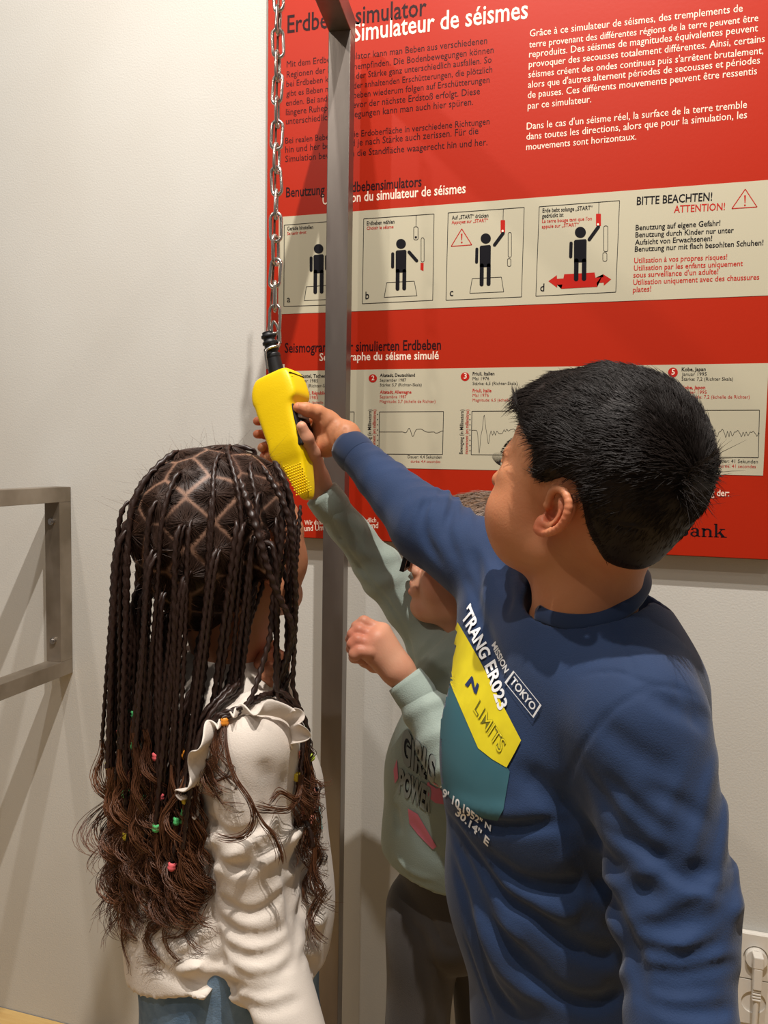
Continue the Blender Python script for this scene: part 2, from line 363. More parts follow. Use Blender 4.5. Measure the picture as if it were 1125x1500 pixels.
flat('pictogram_cord', [seg_poly(737.4, 306.6, 737, 322.5, .8)], m_ink, T1); flat('pictogram_cord', [seg_poly(877.3, 296.3, 877, 313.2, .8)], m_ink, T1)
for rr_ in ((617, 348.4, 621.4, 384, 2), (744.4, 340.6, 749.2, 377, 2), (743.4, 378.8, 748.4, 390.4, 2), (884.4, 331, 890.4, 368.6, 2), (883, 370.2, 889, 382.8, 2)):
    flat('pictogram_lever', loop_lines(rrect(*rr_), .8), m_ink, T1)
flat('pictogram_lever', [[(616.2, 385), (620.8, 385.3), (620.5, 397.3), (616, 395)]], m_inkred, T1)
flat('warning_triangle', loop_lines([(676.5, 335.3), (691.2, 358.8), (661, 361)], 1.2) + [[(675.3, 342.5), (677.6, 342.4), (677, 352), (675.8, 352)], disc(676.5, 355.2, 1.3, 8)], m_inkred, T1)
flat('warning_triangle', loop_lines([(1091.6, 277.2), (1108.8, 303.3), (1072, 305.8)], 1.3) + [[(1089.9, 286.5), (1092.5, 286.3), (1091.8, 297.5), (1090.5, 297.6)], disc(1091, 300.8, 1.4, 8)], m_inkred, T1)
place_text([('Gerade hinstellen', 421, 337.8, 459, 335.2), ('Erdbeben wählen', 537.5, 330.3, 578, 327.5), ('Auf „START“ drücken', 662, 321.8, 715.6, 318.3),
 ('Erde bebt solange „START“', 794.7, 311.6, 867.7, 307.4), ('gedrückt ist', 794, 319.4, 825.5, 317.5)], 'caption', m_ink, T1, bold=.016, hr=1.35)
place_text([('Se tenir droit', 421, 344.5, 449, 342.4), ('Choisir le séisme', 537.5, 337, 576.6, 334.4), ('Appuyez sur „START“', 661.6, 328.3, 715, 325),
 ("La terre bouge tant que l'on", 794, 326.8, 867, 322.7), ('appuie sur „START“', 793.7, 334.6, 847.6, 331.5)], 'caption', m_inkred, T1, bold=.014, hr=1.15)
place_text([('a', 420.5, 443, 425.3, 442.8, 1.1), ('b', 535.4, 438.4, 541, 438.1, 1.15), ('c', 658.7, 434, 664, 433.7, 1.15), ('d', 791.2, 427, 797.3, 426.6, 1.15)], 'caption', m_ink, T1, bold=.012)
# seismograms
blk = []; red = []; blkb = []; redb = []
def entry(x, ys, names, rights, redoff=24.5):
    blkb.append((names[0], x, ys, rights[0], ys - .4)); blk.append((names[1], x, ys + 7.1, rights[1], ys + 6.8)); blk.append((names[2], x, ys + 14, rights[2], ys + 13.8))
    redb.append((names[3], x, ys + redoff, rights[3], ys + redoff - .1)); red.append((names[4], x, ys + redoff + 6.9, rights[4], ys + redoff + 6.8)); red.append((names[5], x, ys + redoff + 13.6, rights[5], ys + redoff + 13.6))
entry(424, 553.5, ['Nový Kostel, Tschechien', 'Dezember 1985', 'Stärke: 5,1 (Richter-Skala)', 'Nový Kostel, République tchèque', 'Décembre 1985', 'Magnitude: 5,1 (échelle de Richter)'], [488, 466, 487, 505, 466, 500])
entry(556.6, 552, ['Altstadt, Deutschland', 'September 1987', 'Stärke: 5,7 (Richter-Skala)', 'Altstadt, Allemagne', 'Septembre 1987', 'Magnitude: 5,7 (échelle de Richter)'], [608, 595, 617.8, 602.8, 595.4, 638])
entry(692.4, 550, ['Friuli, Italien', 'Mai 1976', 'Stärke: 6,5 (Richter-Skala)', 'Friuli, Italie', 'Mai 1976', 'Magnitude: 6,5 (échelle de Richter)'], [724.4, 716.6, 758, 720, 716, 776])
entry(839, 545.6, ['Santa Rosa, USA', 'Oktober 1969', 'Stärke: 5,7 (Richter-Skala)', 'Santa Rosa, USA', 'Octobre 1969', 'Magnitude: 5,7 (échelle de Richter)'], [890, 880, 905, 889, 880, 930], 25.5)
entry(998.4, 543.7, ['Kobe, Japan', 'Januar 1995', 'Stärke: 7,2 (Richter Skala)', 'Kobe, Japon', 'Janvier 1995', 'Magnitude: 7,2 (échelle de Richter)'], [1033.6, 1035, 1073.7, 1033, 1035, 1098], 26.4)
gr = [[(427, 604.3), (519, 603.4), (518, 664.5), (426.4, 664.5)], [(556, 603.5), (649.8, 602.7), (648.4, 665.7), (555.2, 665)], [(691.4, 602.4), (788, 601.8), (786.5, 667), (690.3, 666)],
      [(838, 601.8), (944, 601.2), (942, 669), (837, 667.5)], [(998, 601.2), (1112.4, 600.8), (1110.7, 670.4), (996.5, 669)]]
rg = random.Random(3)
def wave(q, kind):
    (x0, y0), (x1, y1), (x2, y2), (x3, y3) = q; n = 90; out = []
    for i in range(n + 1):
        t = i / n; x = x0 + (x1 - x0) * t; mid = ((y0 + y3) / 2) * (1 - t) + ((y1 + y2) / 2) * t
        if kind == 0: a = 2.0 * math.sin(t * 22) * math.exp(-6 * abs(t - .5))
        elif kind == 1: a = -1.5 + (7 * math.sin((t - .36) * 48) * math.exp(-((t - .5) / .075) ** 2)) + 1.6 * math.sin(t * 26) * math.exp(-((t - .62) / .12) ** 2) - 3.5 * math.exp(-((t - .62) / .07) ** 2) + (1.6 * math.sin(t * 30) if t > .86 else 0)
        elif kind == 2: a = -4 * (t < .1) + 30 * math.exp(-((t - .11) / .018) ** 2) - 27 * math.exp(-((t - .185) / .022) ** 2) + 17 * math.exp(-((t - .25) / .016) ** 2) + 4 * math.sin(t * 90 + 2 * math.sin(t * 37)) * (t > .28) * math.exp(-3 * (t - .28)) - 5 * (t > .42) * math.sin((t - .42) * 9)
        elif kind == 3: a = 8 * math.sin(t * 80 + 3 * math.sin(t * 21)) * math.exp(-3 * t)
        else: a = (22 * math.exp(-3.2 * t) + 3) * math.sin(t * 95 + 2.5 * math.sin(t * 31)) * (.5 + .5 * math.sin(t * 63) ** 2)
        out.append((x, mid + a))
    return loop_lines(out, .55 if kind != 1 else .65, closed=False)
for i, q in enumerate(gr):
    flat('graph_frame', loop_lines(q, .9), m_ink, T1)
    flat('graph_trace', wave(q, i), m_ink, T1)
blk += [('Dauer: 4,4 Sekunden', 597.5, 671.2, 647.3, 671.6), ('Dauer: 41 Sekunden', 1048, 677.5, 1110, 678.6), ('Dauer: 12 Sekunden', 737, 671.5, 785, 672), ('Dauer: 9 Sekunden', 470, 671, 517, 671)]
red += [('durée: 4,4 secondes', 601.8, 677.6, 645, 678), ('durée: 41 secondes', 1052, 684.6, 1107, 685.7), ('durée: 12 secondes', 741, 678.5, 784, 679), ('durée: 9 secondes', 474, 677.5, 516, 677.5)]
place_text(blkb, 'seismogram_title', m_ink, T1, bold=.022, hr=1.08); place_text(redb, 'seismogram_title', m_inkred, T1, bold=.022, hr=1.08)
place_text(blk, 'text_line', m_ink, T1, bold=.0, hr=1.05); place_text(red, 'text_line', m_inkred, T1, bold=.0, hr=1.05)
def vtext(items, m):
    for s, x, y0, y1, asp in items:                     # reads upwards
        V, F = text_mesh(s, .004); a = S3(x, y0, T1); b = S3(x, y1, T1); L = b[2] - a[2]
        sc = L / (V[:, 0].max() - V[:, 0].min())
        mesh_obj('axis_text', a + np.array([0, 0, 1.]) * (V[:, 0:1] - V[:, 0].min()) * sc - np.array([1., 0, 0]) * V[:, 1:2] * sc * asp, F, m, sign, smooth=False)
vtext([('Bewegung (in Millimetern)', x, 665, 600, 1.3) for x in (543.5, 678, 824, 984)], m_ink)
vtext([('mouvement (en millimètres)', x, 665, 600, 1.3) for x in (550, 685.5, 831.5, 991)], m_inkred)
flat('axis_marks', [disc(x, 607 + 7.6 * j, .9, 6) for x in (553.3, 688.5, 835.5, 995) for j in range(8)], m_ink, T1)
for cx, cy, r, s in ((415, 556, 5.8, '1'), (546.3, 554.3, 6.1, '2'), (681.4, 551.8, 6.4, '3'), (828, 548.3, 6.8, '4'), (985.7, 545.6, 7.2, '5')):
    flat('number_disc', [disc(cx, cy, r)], m_inkred, T1)
    place_text([(s, cx - r * .3, cy + r * .45, cx + r * .36, cy + r * .42, 1.05)], 'disc_number', m_inkwhite, T1 + .0003, bold=.012)
place_text([('Mit freundlicher Unterstützung der:', 905, 722, 1068, 727)], 'credit_text', m_inkwhite, .0003, bold=.012, hr=1.3)
place_text([('Wir danken herzlich. Für freundlich', 446, 769, 551, 765), ('und Unterstützung sowie und', 446, 778, 554, 773.5)], 'credit_text', m_inkwhite, .0003, bold=.012, hr=1.3)
# the serif word under the credit line, drawn as thick and thin strokes
def bank():
    x0, yb, x1, yb1 = 992.5, 785.0, 1064.6, 787.6; H = 19.5
    def q(u, v): return (x0 + (x1 - x0) * u / 72, yb + (yb1 - yb) * u / 72 - v * H / 19.5)
    P_ = []
    def rect(a, b, c, d): P_.append([q(a, b), q(c, b), q(c, d), q(a, d)])
    def ring(cx, cy, rx, ry, ix, iy, a0, a1, n=10, shift=0):
        for i in range(n):
            t0 = math.radians(a0 + (a1 - a0) * i / n); t1 = math.radians(a0 + (a1 - a0) * (i + 1) / n)
            P_.append([q(cx + rx * math.cos(t0), cy + ry * math.sin(t0)), q(cx + rx * math.cos(t1), cy + ry * math.sin(t1)),
                       q(cx + shift + ix * math.cos(t1), cy + iy * math.sin(t1)), q(cx + shift + ix * math.cos(t0), cy + iy * math.sin(t0))])
    rect(0, 0, 9, 1.3); rect(0, 17, 9, 18.3); rect(2.2, 0, 6, 18.3)                      # B
    ring(8, 13.6, 6.2, 4.7, 2.4, 3.5, -90, 90); ring(8.4, 5, 7.4, 5, 3.4, 3.7, -90, 90)
    rect(27.5, .6, 31.2, 9.5); rect(30, 0, 33.3, 1.4)                                   # a
    ring(25.2, 9.2, 6, 3.6, 2.6, 2.2, 0, 170); ring(24.4, 3.7, 5.6, 3.9, 2.6, 2.5, 40, 330)
    rect(35, 0, 42.3, 1.2); rect(36.6, 0, 40, 11.8); rect(35, 11, 40, 12.6)               # n
    rect(44.6, 0, 52, 1.2); rect(46.4, 0, 49.8, 8.5); ring(43.6, 8.3, 6.2, 4.2, 2.8, 2.4, 0, 165)
    rect(53.2, 0, 60.4, 1.2); rect(54.8, 0, 58.2, 19.5); rect(53.2, 18.4, 58.2, 19.7)     # k
    P_.append([q(58, 5.2), q(64.2, 11.6), q(66, 11.6), q(59.4, 4.6)]); rect(61.5, 11.4, 69.5, 12.6)
    P_.append([q(60, 6.6), q(62.8, 8.6), q(69.6, .6), q(64.8, .6)]); rect(63, 0, 72, 1.2)
    flat('bank_name', P_, m_ink, .0003)
bank()

# ------------------------------------------------------------------ steel post with overhead beam
pc = P(493, 700, 1.47)
frame = empty('steel_frame', (pc[0], pc[1], 0), 'grey square steel post with an overhead beam in front of the red sign', 'frame'); register(frame)
FM = Matrix.Translation((float(pc[0]), float(pc[1]), 0)) @ Matrix.Rotation(math.radians(6.4), 4, 'Z')
BZ = 2.15; HW = .0205
bm_obj('post', box_bm((-HW, -.02, 0), (HW, .02, BZ), mtx=FM), m_steel, frame, bevel=.0012)
bm_obj('post', box_bm((-HW, -2.3, 0), (HW, -2.26, BZ), mtx=FM), m_steel, frame, bevel=.0012)
bm_obj('beam', box_bm((-HW, -2.3, BZ), (HW, .0205, BZ + .04), mtx=FM), m_steel, frame, bevel=.0012)
for yy in (.0, -2.28):
    bm_obj('base_plate', box_bm((-.06, yy - .06, 0), (.06, yy + .06, .006), mtx=FM), m_steel, frame, bevel=.001)
# ------------------------------------------------------------------ guard rail on the left
gx = float(onY(105.5, 850, 0)[0]); gz1 = float(onY(104, 713, 0)[2]); gz0 = float(onY(107, 985, 0)[2])
rail = empty('guard_rail', (gx, -.6, gz0), 'square steel guard rail frame bolted to the wall at the left edge', 'railing'); register(rail)
tw = .040
bm_obj('upright', box_bm((gx - tw, -tw, gz0 + .034), (gx, -.0005, gz1 - .034)), m_steel2, rail, bevel=.001)
bm_obj('top_rail', box_bm((gx - tw, -1.45, gz1 - .034), (gx, -.0005, gz1)), m_steel2, rail, bevel=.001)
bm_obj('bottom_rail', box_bm((gx - tw, -1.45, gz0), (gx, -.0005, gz0 + .034)), m_steel2, rail, bevel=.001)
bm_obj('upright', box_bm((gx - tw, -1.45, 0), (gx, -1.41, gz0)), m_steel2, rail, bevel=.001)
bm_obj('upright', box_bm((gx - tw, -1.45, gz0 + .034), (gx, -1.41, gz1 - .034)), m_steel2, rail, bevel=.001)
for zz in (gz1 - .078, gz0 + .083):
    bmb = cyl_bm((gx - tw / 2, -tw + .0005, zz), (gx - tw / 2, -tw - .005, zz), .0075, 16)
    cyl_bm((gx - tw / 2, -tw - .005, zz), (gx - tw / 2, -tw - .0075, zz), .0045, 6, bmb)
    bm_obj('bolt', bmb, m_bolt, rail, smooth=False)
# ------------------------------------------------------------------ wall socket with plug
so = onY(1105, 1395, 0); sx, sz = float(so[0]), float(so[2])
lx = float(onY(1071, 1400, 0)[0]); tz = float(onY(1100, 1361, 0)[2]); sw = .0
sock = empty('socket_outlet', (sx, 0, sz - .1), 'white plastic wall socket box at the lower right corner', 'socket'); register(sock)
rxp = 2 * sx - lx
ht = (tz - sz) * 2
bm_obj('back_box', box_bm((lx, -.012, tz - 2 * ht - .01), (rxp, -.0005, tz)), m_white, sock, bevel=.004)
for j in range(2):
    zc = sz - j * ht
    bm = bmesh.new(); hw = (rxp - lx) / 2 - .006; hh = ht / 2 - .0015; r0 = .021
    n = 40; out = []; inn = []; low = []
    for i in range(n):
        a = 2 * math.pi * i / n + math.pi / n; ca, sa = math.cos(a), math.sin(a); s = 1 / max(abs(ca) / hw, abs(sa) / hh)
        out.append(bm.verts.new((sx + ca * s, -.0155, zc + sa * s))); inn.append(bm.verts.new((sx + ca * r0, -.0155, zc + sa * r0))); low.append(bm.verts.new((sx + ca * r0 * .97, -.004, zc + sa * r0 * .97)))
    ob = [bm.verts.new((v.co.x, -.010, v.co.z)) for v in out]
    for i in range(n):
        k2 = (i + 1) % n
        bm.faces.new((out[i], out[k2], inn[k2], inn[i])); bm.faces.new((inn[i], inn[k2], low[k2], low[i])); bm.faces.new((ob[i], ob[k2], out[k2], out[i]))
    bm.faces.new(low)
    bmesh.ops.recalc_face_normals(bm, faces=bm.faces)
    bm_obj('socket_face', bm, m_white, sock)
    hb = bmesh.new()
    for dx in (-.0095, .0095): cyl_bm((sx + dx, -.0045, zc), (sx + dx, -.0030, zc), .0025, 12, hb)
    bm_obj('pin_hole', hb, m_black, sock)
plug = empty('power_plug', (sx, -.02, sz), 'white angled plug with its cable hanging from the upper wall socket', 'plug'); register(plug)
bmq = cyl_bm((sx, -.006, sz), (sx, -.024, sz), .0185, 28)
bm_obj('plug_base', bmq, m_white, plug, bevel=.001)
Vt = []
bm = bmesh.new()
box_bm((sx - .0085, -.043, sz - .006), (sx + .0085, -.022, sz + .0165), bm); bm_obj('plug_body', bm, m_white, plug, bevel=.002)
bm_obj('plug_body', box_bm((sx - .0075, -.0425, sz - .046), (sx + .0075, -.026, sz - .005)), m_white, plug, bevel=.002)
for j in range(4):
    bm_obj('strain_relief', box_bm((sx - .0072, -.0405, sz - .051 - j * .0055), (sx + .0072, -.028, sz - .0475 - j * .0055)), m_white, plug, bevel=.001)
cp = catmull([(sx, -.034, sz - .04), (sx, -.034, sz - .10), (sx - .003, -.03, sz - .3), (sx - .004, -.02, sz - .7), (sx + .02, -.03, .02), (sx + .3, -.05, .006)], 60)
V, F = tubes([cp], np.full(60, .0048), 10); mesh_obj('cable', V, F, m_white, plug)
# ------------------------------------------------------------------ chain
ctop = P(409, -97, 1.2); ctop[2] = BZ - .002; cbot = P(402.5, 478, 1.2)
chain = empty('hanging_chain', cbot, 'steel link chain hanging in front of the sign from the overhead beam', 'chain'); register(chain)
def link_mesh():
    rr = .0026; hl = .0212; hw_ = .0084; path = []
    for i in range(7): a = math.pi * i / 6; path.append((hw_ * math.cos(a), 0, hl - hw_ + hw_ * math.sin(a)))
    for i in range(7): a = math.pi + math.pi * i / 6; path.append((hw_ * math.cos(a), 0, -(hl - hw_) + hw_ * math.sin(a)))
    path = np.array(path); n = len(path); V = []; F = []
    for i in range(n):
        t = path[(i + 1) % n] - path[i - 1]; t /= np.linalg.norm(t); nn = np.array([0, 1., 0]); b = np.cross(t, nn)
        for k in range(8):
            a = 2 * math.pi * k / 8; V.append(path[i] + rr * (nn * math.cos(a) + b * math.sin(a)))
    for i in range(n):
        for k in range(8): F.append((i * 8 + k, i * 8 + (k + 1) % 8, ((i + 1) % n) * 8 + (k + 1) % 8, ((i + 1) % n) * 8 + k))
    me = bpy.data.meshes.new('link'); me.from_pydata([tuple(map(float, v)) for v in V], [], F); me.materials.append(m_chain)
    me.polygons.foreach_set('use_smooth', [True] * len(me.polygons)); return me
LM = link_mesh(); dirv = Vector(ctop - cbot); Lc = dirv.length; pitch = .0366; nl = int(Lc / pitch)
q0 = dirv.to_track_quat('Z', 'Y')
for i in range(nl + 1):
    o = bpy.data.objects.new('link', LM); COL.objects.link(o)
    p = Vector(cbot) + dirv * ((i + .3) / (nl + .8))
    mw = Matrix.Translation(p) @ q0.to_matrix().to_4x4() @ Matrix.Rotation(math.radians(-15 + 90 * (i % 2) + 14 * math.sin(i * 1.7)), 4, 'Z') @ Matrix.Rotation(math.radians(5 * math.sin(i * 2.3)), 4, 'Y') @ Matrix.Diagonal((1.0, 1.0, 1.06, 1))
    adopt(o, chain); o.matrix_basis = chain.matrix_basis @ Matrix.Identity(4); o.matrix_basis = mw
# carabiner joining chain and control
cb = np.array([P(401, 470, 1.2), P(406, 478, 1.2), P(409, 492, 1.2), P(409, 504, 1.2), P(405, 511, 1.2), P(400.5, 506, 1.2), P(399, 492, 1.2), P(398.5, 478, 1.2), P(401, 470, 1.2)])
V, F = tubes([catmull(cb, 40)], np.full(40, .0021), 8)
car = mesh_obj('carabiner', V, F, m_chain, chain)
V, F = tubes([np.array([P(408.6, 486, 1.2), P(409.2, 503, 1.2)])], np.full(2, .0038), 10); mesh_obj('carabiner_sleeve', V, F, m_chain, chain)
# ------------------------------------------------------------------ solid modelling by distance fields (surface nets)
class Vol:
    def __init__(s): s.ops = []
    def cone(s, a, b, ra, rb, k=.01, sub=False, ax=None, sq=1.0): s.ops.append(('c', np.array(a, float), np.array(b, float), ra, rb, k, sub, None if ax is None else np.array(ax, float) / np.linalg.norm(ax), sq)); return s
    def ball(s, a, r, k=.01, sub=False): return s.cone(a, a, r, r, k, sub)
    def ell(s, c, rad, A, k=.01, sub=False): s.ops.append(('e', np.array(c, float), np.array(rad, float), np.array(A, float), k, sub)); return s
    def chain(s, pts, rs, k=.012, ax=None, sq=1.0):
        for i in range(len(pts) - 1): s.cone(pts[i], pts[i + 1], rs[i], rs[i + 1], k, False, ax, sq)
        return s
    def fold(s, pts, w, amp): s.ops.append(('f', np.array(pts, float), w, amp)); return s
    def pxfold(s, px, w, amp, n=None): s.ops.append(('pf', px, w, amp)); return s
    def fn(s, f, lo, hi): s.ops.append(('fn', f, np.array(lo, float), np.array(hi, float))); return s
    def bounds(s):
        lo = np.full(3, 9.); hi = -lo
        for o in s.ops:
            if o[0] == 'c' and not o[6]:
                r = max(o[3], o[4]) * max(1, o[8]); lo = np.minimum(lo, np.minimum(o[1], o[2]) - r); hi = np.maximum(hi, np.maximum(o[1], o[2]) + r)
            if o[0] == 'e' and not o[5]:
                e = np.sqrt(((o[3] * o[2][:, None]) ** 2).sum(0)); lo = np.minimum(lo, o[1] - e); hi = np.maximum(hi, o[1] + e)
        return lo, hi
    def build(s, h, margin=.012, clip=None):
        lo, hi = s.bounds(); lo = lo - margin; hi = hi + margin
        if clip is not None:
            lo = np.maximum(lo, clip[0]); hi = np.minimum(hi, clip[1])
        s.h = h; s.lo = lo; n = np.ceil((hi - lo) / h).astype(int) + 1; s.n = n
        ax = [(lo[i] + h * np.arange(n[i])).astype(np.float32) for i in range(3)]; s.ax = ax
        d = np.full(n, .05, np.float32); s.d = d
        def sl(l, u):
            i0 = np.clip(np.floor((l - lo) / h).astype(int), 0, n); i1 = np.clip(np.ceil((u - lo) / h).astype(int) + 1, 0, n)
            if (i1 <= i0).any(): return None
            S = tuple(slice(a, b) for a, b in zip(i0, i1))
            return S, ax[0][S[0]][:, None, None], ax[1][S[1]][None, :, None], ax[2][S[2]][None, None, :]
        def comb(S, v, k, sub):
            cur = d[S]
            if sub:
                v = -v; t = np.maximum(k - np.abs(cur - v), 0) / k; d[S] = np.maximum(cur, v) + t * t * k / 4
            else:
                t = np.maximum(k - np.abs(cur - v), 0) / k; d[S] = np.minimum(cur, v) - t * t * k / 4
        for o in s.ops:
            if o[0] == 'c':
                _, a, b, ra, rb, k, sub, an, sq = o; r = max(ra, rb) * max(1, sq) + k + margin
                q = sl(np.minimum(a, b) - r, np.maximum(a, b) + r)
                if q is None: continue
                S, X, Y, Z = q; ba = b - a; L2 = ba.dot(ba)
                px, py, pz = X - a[0], Y - a[1], Z - a[2]
                if L2 > 1e-10:
                    t = np.clip((px * ba[0] + py * ba[1] + pz * ba[2]) / L2, 0, 1)
                    px = px - t * ba[0]; py = py - t * ba[1]; pz = pz - t * ba[2]; rr = ra + t * (rb - ra)
                else: rr = ra
                q2 = px * px + py * py + pz * pz
                if an is not None:
                    qn = px * an[0] + py * an[1] + pz * an[2]; q2 = q2 - qn * qn + (qn / sq) ** 2
                v = (np.sqrt(np.maximum(q2, 0)) - rr) * min(1, sq)
                comb(S, v.astype(np.float32), k, sub)
            elif o[0] == 'e':
                _, c, rad, A, k, sub = o; e = np.sqrt(((A * rad[:, None]) ** 2).sum(0)) + k + margin
                q = sl(c - e, c + e)
                if q is None: continue
                S, X, Y, Z = q; px, py, pz = X - c[0], Y - c[1], Z - c[2]
                l = [(px * A[i][0] + py * A[i][1] + pz * A[i][2]) / rad[i] for i in range(3)]
                k0 = np.sqrt(l[0] ** 2 + l[1] ** 2 + l[2] ** 2) + 1e-9
                k1 = np.sqrt((l[0] / rad[0]) ** 2 + (l[1] / rad[1]) ** 2 + (l[2] / rad[2]) ** 2) + 1e-9
                comb(S, (k0 * (k0 - 1) / k1).astype(np.float32), k, sub)
            elif o[0] in ('f', 'pf'):
                pts = o[1]
                if o[0] == 'pf':
                    pts = s.trace(catmull(pts, max(6, len(pts) * 3)))
                    if len(pts) < 2: continue
                w, amp = o[2], o[3]; n_ = len(pts)
                q = sl(pts.min(0) - 2.5 * w, pts.max(0) + 2.5 * w)
                if q is None: continue
                S, X, Y, Z = q; best = None
                for i in range(n_ - 1):
                    a, b = pts[i], pts[i + 1]; ba = b - a; L2 = ba.dot(ba) + 1e-12
                    px, py, pz = X - a[0], Y - a[1], Z - a[2]
                    t = np.clip((px * ba[0] + py * ba[1] + pz * ba[2]) / L2, 0, 1)
                    q2 = (px - t * ba[0]) ** 2 + (py - t * ba[1]) ** 2 + (pz - t * ba[2]) ** 2
                    u = (i + t) / (n_ - 1); tap = np.minimum(1, np.minimum(u, 1 - u) * 4 + .15)
                    val = np.exp(-q2 / (w * w)) * tap
                    best = val if best is None else np.maximum(best, val)
                d[S] += (amp * best).astype(np.float32)
            elif o[0] == 'fn':
                q = sl(o[2], o[3])
                if q is None: continue
                S, X, Y, Z = q; d[S] = o[1](X, Y, Z, d[S]).astype(np.float32)
        return s
    def sample(s, p):
        p = np.atleast_2d(p); g = (p - s.lo) / s.h; ok = ((g >= 0) & (g < s.n - 1.001)).all(1); g = np.clip(g, 0, s.n - 1.01)
        i = g.astype(int); f = g - i; out = 0
        for a in (0, 1):
            for b in (0, 1):
                for c in (0, 1):
                    wt = (f[:, 0] if a else 1 - f[:, 0]) * (f[:, 1] if b else 1 - f[:, 1]) * (f[:, 2] if c else 1 - f[:, 2])
                    out = out + wt * s.d[i[:, 0] + a, i[:, 1] + b, i[:, 2] + c]
        return np.where(ok, out, .05)
    def grad(s, p, e=.002):
        g = np.stack([s.sample(p + np.eye(3)[i] * e) - s.sample(p - np.eye(3)[i] * e) for i in range(3)], 1)
        return g / (np.linalg.norm(g, axis=1, keepdims=True) + 1e-9)
    def trace(s, px):
        """where the sight lines through the given picture positions first meet the solid"""
        out = []
        for x, y in px:
            r = ray(x, y); c = (s.lo + s.h * s.n / 2); m = (c - CAMPOS).dot(FWD); half = np.linalg.norm(s.h * s.n) / 2
            t = np.arange(max(.2, m - half), m + half, s.h * .6); dd = s.sample(CAMPOS + t[:, None] * r)
            i = np.argmax(dd < 0)
            if dd[i] < 0: out.append(CAMPOS + t[i] * r)
        return np.array(out)
    def surface(s):
        d = s.d; sg = d < 0; h = s.h
        # pad borders closed
        d[0] = np.maximum(d[0], 1e-4); d[-1] = np.maximum(d[-1], 1e-4); d[:, 0] = np.maximum(d[:, 0], 1e-4); d[:, -1] = np.maximum(d[:, -1], 1e-4); d[:, :, 0] = np.maximum(d[:, :, 0], 1e-4); d[:, :, -1] = np.maximum(d[:, :, -1], 1e-4)
        sg = d < 0
        cnt = np.zeros(np.array(d.shape) - 1, np.int8)
        for a in (0, 1):
            for b in (0, 1):
                for c in (0, 1):
                    cnt += sg[a:a + cnt.shape[0], b:b + cnt.shape[1], c:c + cnt.shape[2]]
        act = (cnt > 0) & (cnt < 8); I = np.argwhere(act); vid = np.full(cnt.shape, -1, np.int32); vid[act] = np.arange(len(I))
        cor = {(a, b, c): d[I[:, 0] + a, I[:, 1] + b, I[:, 2] + c] for a in (0, 1) for b in (0, 1) for c in (0, 1)}
        acc = np.zeros((len(I), 3)); num = np.zeros(len(I))
        keys = list(cor)
        for u in keys:
            for ax_ in range(3):
                if u[ax_] == 0:
                    v = list(u); v[ax_] = 1; v = tuple(v); A, B = cor[u], cor[v]; m = (A < 0) != (B < 0)
                    t = np.where(m, A / np.where(m, A - B, 1), 0)
                    p = np.array(u, float)[None, :] * np.ones((len(I), 1)); p[:, ax_] = t
                    acc[m] += p[m]; num[m] += 1
        V = s.lo + h * (I + acc / num[:, None]); F = []
        for ax_ in range(3):
            o1, o2 = (ax_ + 1) % 3, (ax_ + 2) % 3
            a = [slice(None)] * 3; b = [slice(None)] * 3; a[ax_] = slice(0, -1); b[ax_] = slice(1, None)
            for q in (a, b): q[o1] = slice(1, -1); q[o2] = slice(1, -1)
            A = sg[tuple(a)]; B = sg[tuple(b)]; E = np.argwhere(A != B)
            if not len(E): continue
            inside = A[tuple(E.T)]; base = E.copy(); base[:, o1] += 1; base[:, o2] += 1
            def vi(x, y):
                c = base.copy(); c[:, o1] -= x; c[:, o2] -= y; return vid[tuple(c.T)]
            q = np.stack([vi(1, 1), vi(0, 1), vi(0, 0), vi(1, 0)], 1); q[~inside] = q[~inside][:, ::-1]; F.append(q)
        return V, np.vstack(F)

def noise3(X, Y, Z, freq, seed, n=7):
    r = np.random.default_rng(seed); out = 0
    for i in range(n):
        v = r.normal(size=3); v = v / np.linalg.norm(v) * freq * (0.6 + r.random() * .9); ph = r.random() * 6.28
        out = out + np.sin(X * v[0] + Y * v[1] + Z * v[2] + ph)
    return out / math.sqrt(n) / 1.2
def wrinkle(vol, a, b, rad, amp, lam, slant=1.0, seed=0, sharp=1.6, phase_dir=None, pad=.03):
    """cloth creases running round a limb from a to b"""
    a = np.array(a, float); b = np.array(b, float); ba = b - a; L = np.linalg.norm(ba); u = ba / L
    ref = np.array(phase_dir if phase_dir is not None else RIGHT, float); e1 = ref - ref.dot(u) * u; e1 /= np.linalg.norm(e1); e2 = np.cross(u, e1)
    def f(X, Y, Z, d):
        px, py, pz = X - a[0], Y - a[1], Z - a[2]
        sA = px * u[0] + py * u[1] + pz * u[2]; c1 = px * e1[0] + py * e1[1] + pz * e1[2]; c2 = px * e2[0] + py * e2[1] + pz * e2[2]
        rr = np.sqrt(c1 * c1 + c2 * c2); tot = 0
        for j, (sl, lm, wgt) in enumerate(((slant, 1.0, .8), (-slant * .8, 1.45, .55))):
            nz = noise3(X, Y, Z, 14, seed + 7 * j, 5); g = noise3(X, Y, Z, 17, seed + 90 + 7 * j, 5)
            ph = np.pi / (lam * lm) * (sA + sl * c1 + .35 * sl * c2 + nz * lam * .8)
            w = .5 + .5 * np.cos(2 * ph); w = w ** 1.6
            tot = tot + wgt * (w - .3) * np.clip(.4 + g * .9, 0, 1.2)
        mask = np.clip((sA + pad) / .03, 0, 1) * np.clip((L + pad - sA) / .03, 0, 1) * np.clip((rad * 1.7 - rr) / (rad * .3), 0, 1)
        return d - amp * tot * mask
    m = rad * 1.7 + pad
    vol.fn(f, np.minimum(a, b) - m, np.maximum(a, b) + m)
